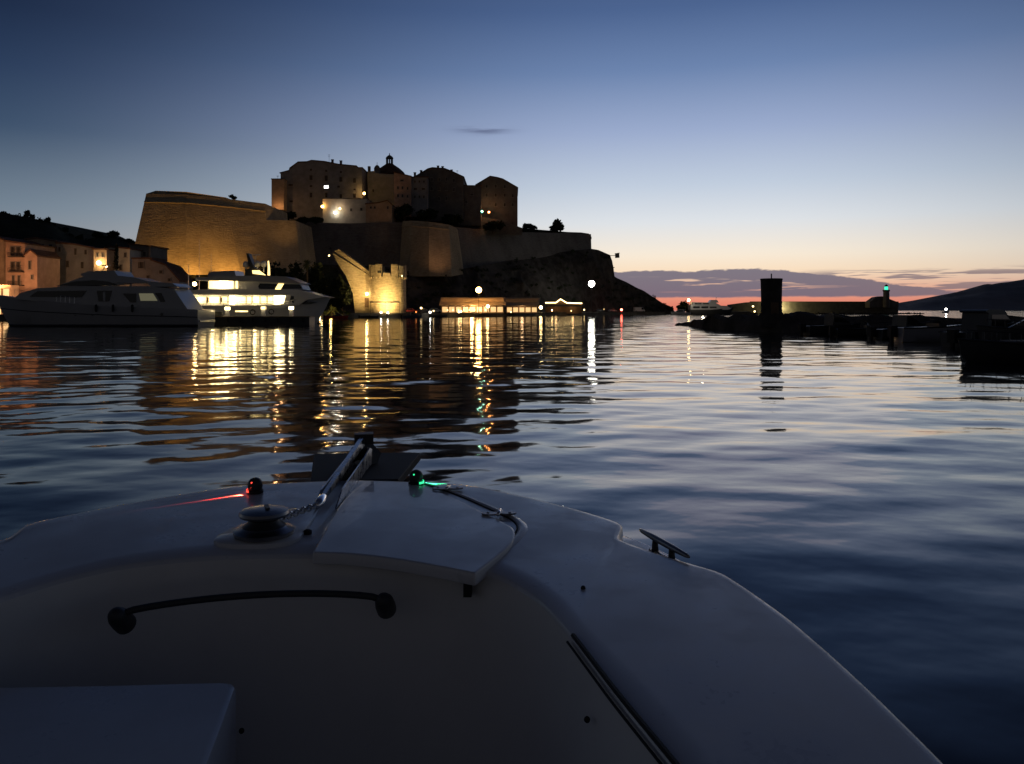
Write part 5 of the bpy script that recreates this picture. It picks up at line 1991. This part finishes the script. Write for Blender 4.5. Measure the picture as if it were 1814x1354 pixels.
# bow platform, roller cheeks, anchor
mb = MB()
plat = smooth_poly([U(x, y, 1.315) for x, y in ((549, 858), (556, 806), (600, 804), (690, 803), (745, 803.5), (706, 851), (640, 852))], 0)
mb.loft([ringz(plat, -.035), ringz(plat, 0), ringz(inset_poly(plat, .006), .004)], True, True)
mb.build('bow_platform', 'rubber', boat, False)
RA, RB = U(574, 893, 1.335), U(638, 806, 1.385)
ax = (RB - RA).normalized()
sd = ax.cross(Vector((0, 0, 1))).normalized()
for k_, nm in ((-1, 'roller_cheek'), (1, 'roller_cheek')):
    mb = MB()
    o_ = sd * (.042 * k_)
    up_ = Vector((0, 0, 1))
    pts = [RA + o_ - up_ * .02, RA + ax * .12 + o_ + up_ * .022, RB - ax * .14 + o_ + up_ * .022, RB + o_ + up_ * .035, RB + ax * .07 + o_ + up_ * .01, RB + ax * .05 + o_ - up_ * .06, RB - ax * .1 + o_ - up_ * .05, RA + ax * .1 + o_ - up_ * .045]
    mb.prism(pts, sd * .006)
    mb.build(nm, 'steel', boat)
mb = MB()
mb.tube([RB - sd * .038, RB - sd * .012, RB + sd * .012, RB + sd * .038], [.04, .026, .026, .04], 14)
mb.build('bow_roller', 'rubber', boat, True, 40)
# anchor: shank in the roller, fluke hanging under it, shackle, chain
an_ = thing('anchor', RA, 'galvanised anchor stowed in the bow roller of the white boat', 'anchor')
mb = MB()
s0, s1 = RA - ax * .02 + Vector((0, 0, .03)), RB + ax * .10 + Vector((0, 0, .055))
rows = []
for q, hh, ww in ((0, .010, .008), (.15, .014, .009), (.6, .018, .010), (.9, .022, .011), (1, .022, .011)):
    p_ = s0.lerp(s1, q)
    up_ = Vector((0, 0, 1))
    rows.append([p_ + sd * ww - up_ * hh, p_ + sd * ww + up_ * hh, p_ - sd * ww + up_ * hh, p_ - sd * ww - up_ * hh])
mb.loft(rows, True, True)
mb.build('shank', 'steel', an_)
mb = MB()
tip = s1 + Vector((0, -.10, -.34))
for k_ in (-1, 1):
    mb.add([s1 + Vector((0, .02, .02)), s1 + sd * (.08 * k_) + Vector((0, .05, -.08)), tip, s1 + Vector((0, -.03, -.06))], [(0, 1, 2), (0, 2, 3), (1, 3, 2), (0, 3, 1)])
mb.build('fluke', 'boat_dark', an_)
mb = MB()
px_c = s1 + Vector((0, .0, .005))
mb.box(px_c, (.095, .08, .05), .2)
mb.build('anchor_head', 'boat_dark', an_)
mb = MB()
mb.tube([s0 - ax * .10, s0 - ax * .06, s0, s0 + ax * .02], [.012, .020, .019, .013], 10)
mb.build('swivel', 'chrome', an_, True)
c0 = s0 - ax * .09
c1 = WC + Vector((.05, .03, .065))
nl = 11
for i in range(nl):
    p_ = c0.lerp(c1, (i + .5) / nl)
    dd = (c1 - c0).normalized()
    s2 = dd.cross(Vector((0, 0, 1))).normalized() if i % 2 else Vector((0, 0, 1))
    ll = (c1 - c0).length / nl * .78
    mb = MB()
    pts = [p_ + dd * (ll * math.cos(a / 10 * 6.283)) + s2 * (.011 * math.sin(a / 10 * 6.283)) for a in range(11)]
    mb.tube(pts, .0042, 5)
    mb.build('chain_link', 'steel', an_)

# navigation lights on the deck edge
def nav_light(label, px, py, col, glowm, side, energy, aim):
    c = UD(px, py)
    root = thing('navigation_light', c, label, 'light', 'bow navigation lights')
    mb = MB()
    mb.lathe([(.034, .0), (.035, .012), (.030, .016)], c, 20)
    mb.build('base', 'black_iron', root, True, 40)
    mb = MB()
    mb.lathe([(.029, .016), (.0315, .03), (.030, .046), (.022, .058), (.010, .064), (.001, .065)], c, 20)
    mb.build('housing', 'boat_dark', root, True, 40)
    # lens window on the outboard side
    mb = MB()
    rows = []
    for z_ in (.006, .016):
        rows.append([c + Vector((side * .036 * math.cos(a), .036 * math.sin(a), z_)) for a in [(-60 + 12 * k_) * math.pi / 180 for k_ in range(11)]])
    mb.loft(rows, False)
    mb.build('lens', glowm, root)
    mb = MB()
    mb.ball(c + Vector((-.008 * side * 0 - .006, -.027, .048)), .004, 8, 6)
    mb.build('indicator', glowm, root)
    src = c + Vector((aim[0], aim[1], 0)).normalized() * .042 + Vector((0, 0, .014))
    # the slot in the housing lets out a tall, narrow fan of light
    lo_ = lamp('SPOT', src, energy, col, .003, src + Vector(aim), 56, .35, root, spec=.4)
    lo_.scale = (.13, 1, 1)


nav_light('red navigation light on the port bow of the white boat', 452, 873, (1, .05, .03), 'nav_red', -1, 30.0, (-.80, -.56, -.55))
nav_light('green navigation light on the starboard bow of the white boat', 737, 858, (.03, 1, .35), 'nav_green', 1, 17.0, (1, .03, -.55))

# cleats in the side notches
for sg in (1, -1):
    def Q(v):
        return Vector((XC + sg * (v.x - XC), v.y, v.z)) if sg < 0 else v
    A_, B_ = U(1128, 939, 1.312), U(1214, 987, 1.306)
    A_, B_ = Vector((A_.x + .012, A_.y, A_.z)), Vector((B_.x + .012, B_.y, B_.z))
    if sg < 0:
        A_.x, B_.x = 2 * XC - A_.x, 2 * XC - B_.x
    root = thing('mooring_cleat', A_.lerp(B_, .5), 'steel mooring cleat in the starboard gunwale notch of the white boat' if sg > 0 else 'steel mooring cleat in the port gunwale notch of the white boat', 'cleat')
    mb = MB()
    dd = (B_ - A_)
    mb.tube([A_, A_ + dd * .06, A_ + dd * .3, A_ + dd * .7, A_ + dd * .94, B_], [.0045, .008, .0115, .0115, .008, .0045], 10)
    mb.build('horn', 'dull_steel', root, True)
    for q in (.33, .67):
        p_ = A_ + dd * q
        mb = MB()
        mb.tube([p_, Vector((p_.x, p_.y, 1.25))], [.009, .014], 10)
        mb.build('leg', 'boat_dark', root, True)
    mb = MB()
    mb.tube([A_ + dd * .25 + Vector((0, 0, -.052)), A_ + dd * .75 + Vector((0, 0, -.052))], .013, 8)
    mb.build('foot', 'steel', root, True)

# grab handle on the inner liner
HA, HB = U(207, 1082, 1.215), U(680, 1056, 1.215)
HA = Vector((HA.x, HA.y, 1.2))
HB = Vector((HB.x, HB.y, 1.2))
gh = MB()
mid = []
for i in range(21):
    q = i / 20
    p_ = HA.lerp(HB, q) + Vector((0, .035 * math.sin(math.pi * q) ** .5 + .02 * math.sin(math.pi * q), .020 * math.sin(math.pi * q) ** .45))
    mid.append(p_)
gh.tube(mid, .0105, 10)
gho = gh.build('grab_handle', 'boat_dark', boat, True)
for p_ in (HA, HB):
    mb = MB()
    dn = Vector((0, .75, -.66)).normalized()
    mb.tube([p_ + dn * .07, p_ + dn * .035, p_ + dn * .01, p_ - dn * .012, p_ - dn * .024], [.031, .031, .029, .022, .009], 18)
    mb.build('handle_mount', 'boat_dark', gho, True, 50)

# snap studs
for x, y, z in ((1033, 1042, UD(1033, 1042).z + .002), (1040, 1275, 1.16), (1093, 1218, 1.225), (428, 1295, .98), (1180, 1322, 1.215)):
    c = U(x, y, z)
    mb = MB()
    mb.ball(c, .0075, 10, 6)
    mb.build('snap_stud', 'rubber', boat, True)

# seat back / locker cushion in the lower corner
zs_ = 1.13
cu = [U(x, y, zs_) for x, y in ((404, 1207), (421, 1216), (384, 1360))]
cs = [Vector((-2.0, 1.97, zs_)), U(150, 1212, zs_), U(396, 1206.5, zs_), U(414, 1208.5, zs_), U(419, 1218, zs_), Vector((-.60, 1.35, zs_)), Vector((-.60, .9, zs_)), Vector((-2.0, .9, zs_))]
cp = smooth_poly(cs, 1)
mb = MB()
mb.loft([ringz(inset_poly(cp, .015), -.42), ringz(cp, -.40), ringz(cp, -.014), ringz(inset_poly(cp, .004), -.004), ringz(inset_poly(cp, .014), .0), ringz(inset_poly(cp, .02), .0003), ringz(inset_poly(cp, .026), .0004)], True, True)
mb.build('bow_seat', 'gelcoat', boat, True, 40)
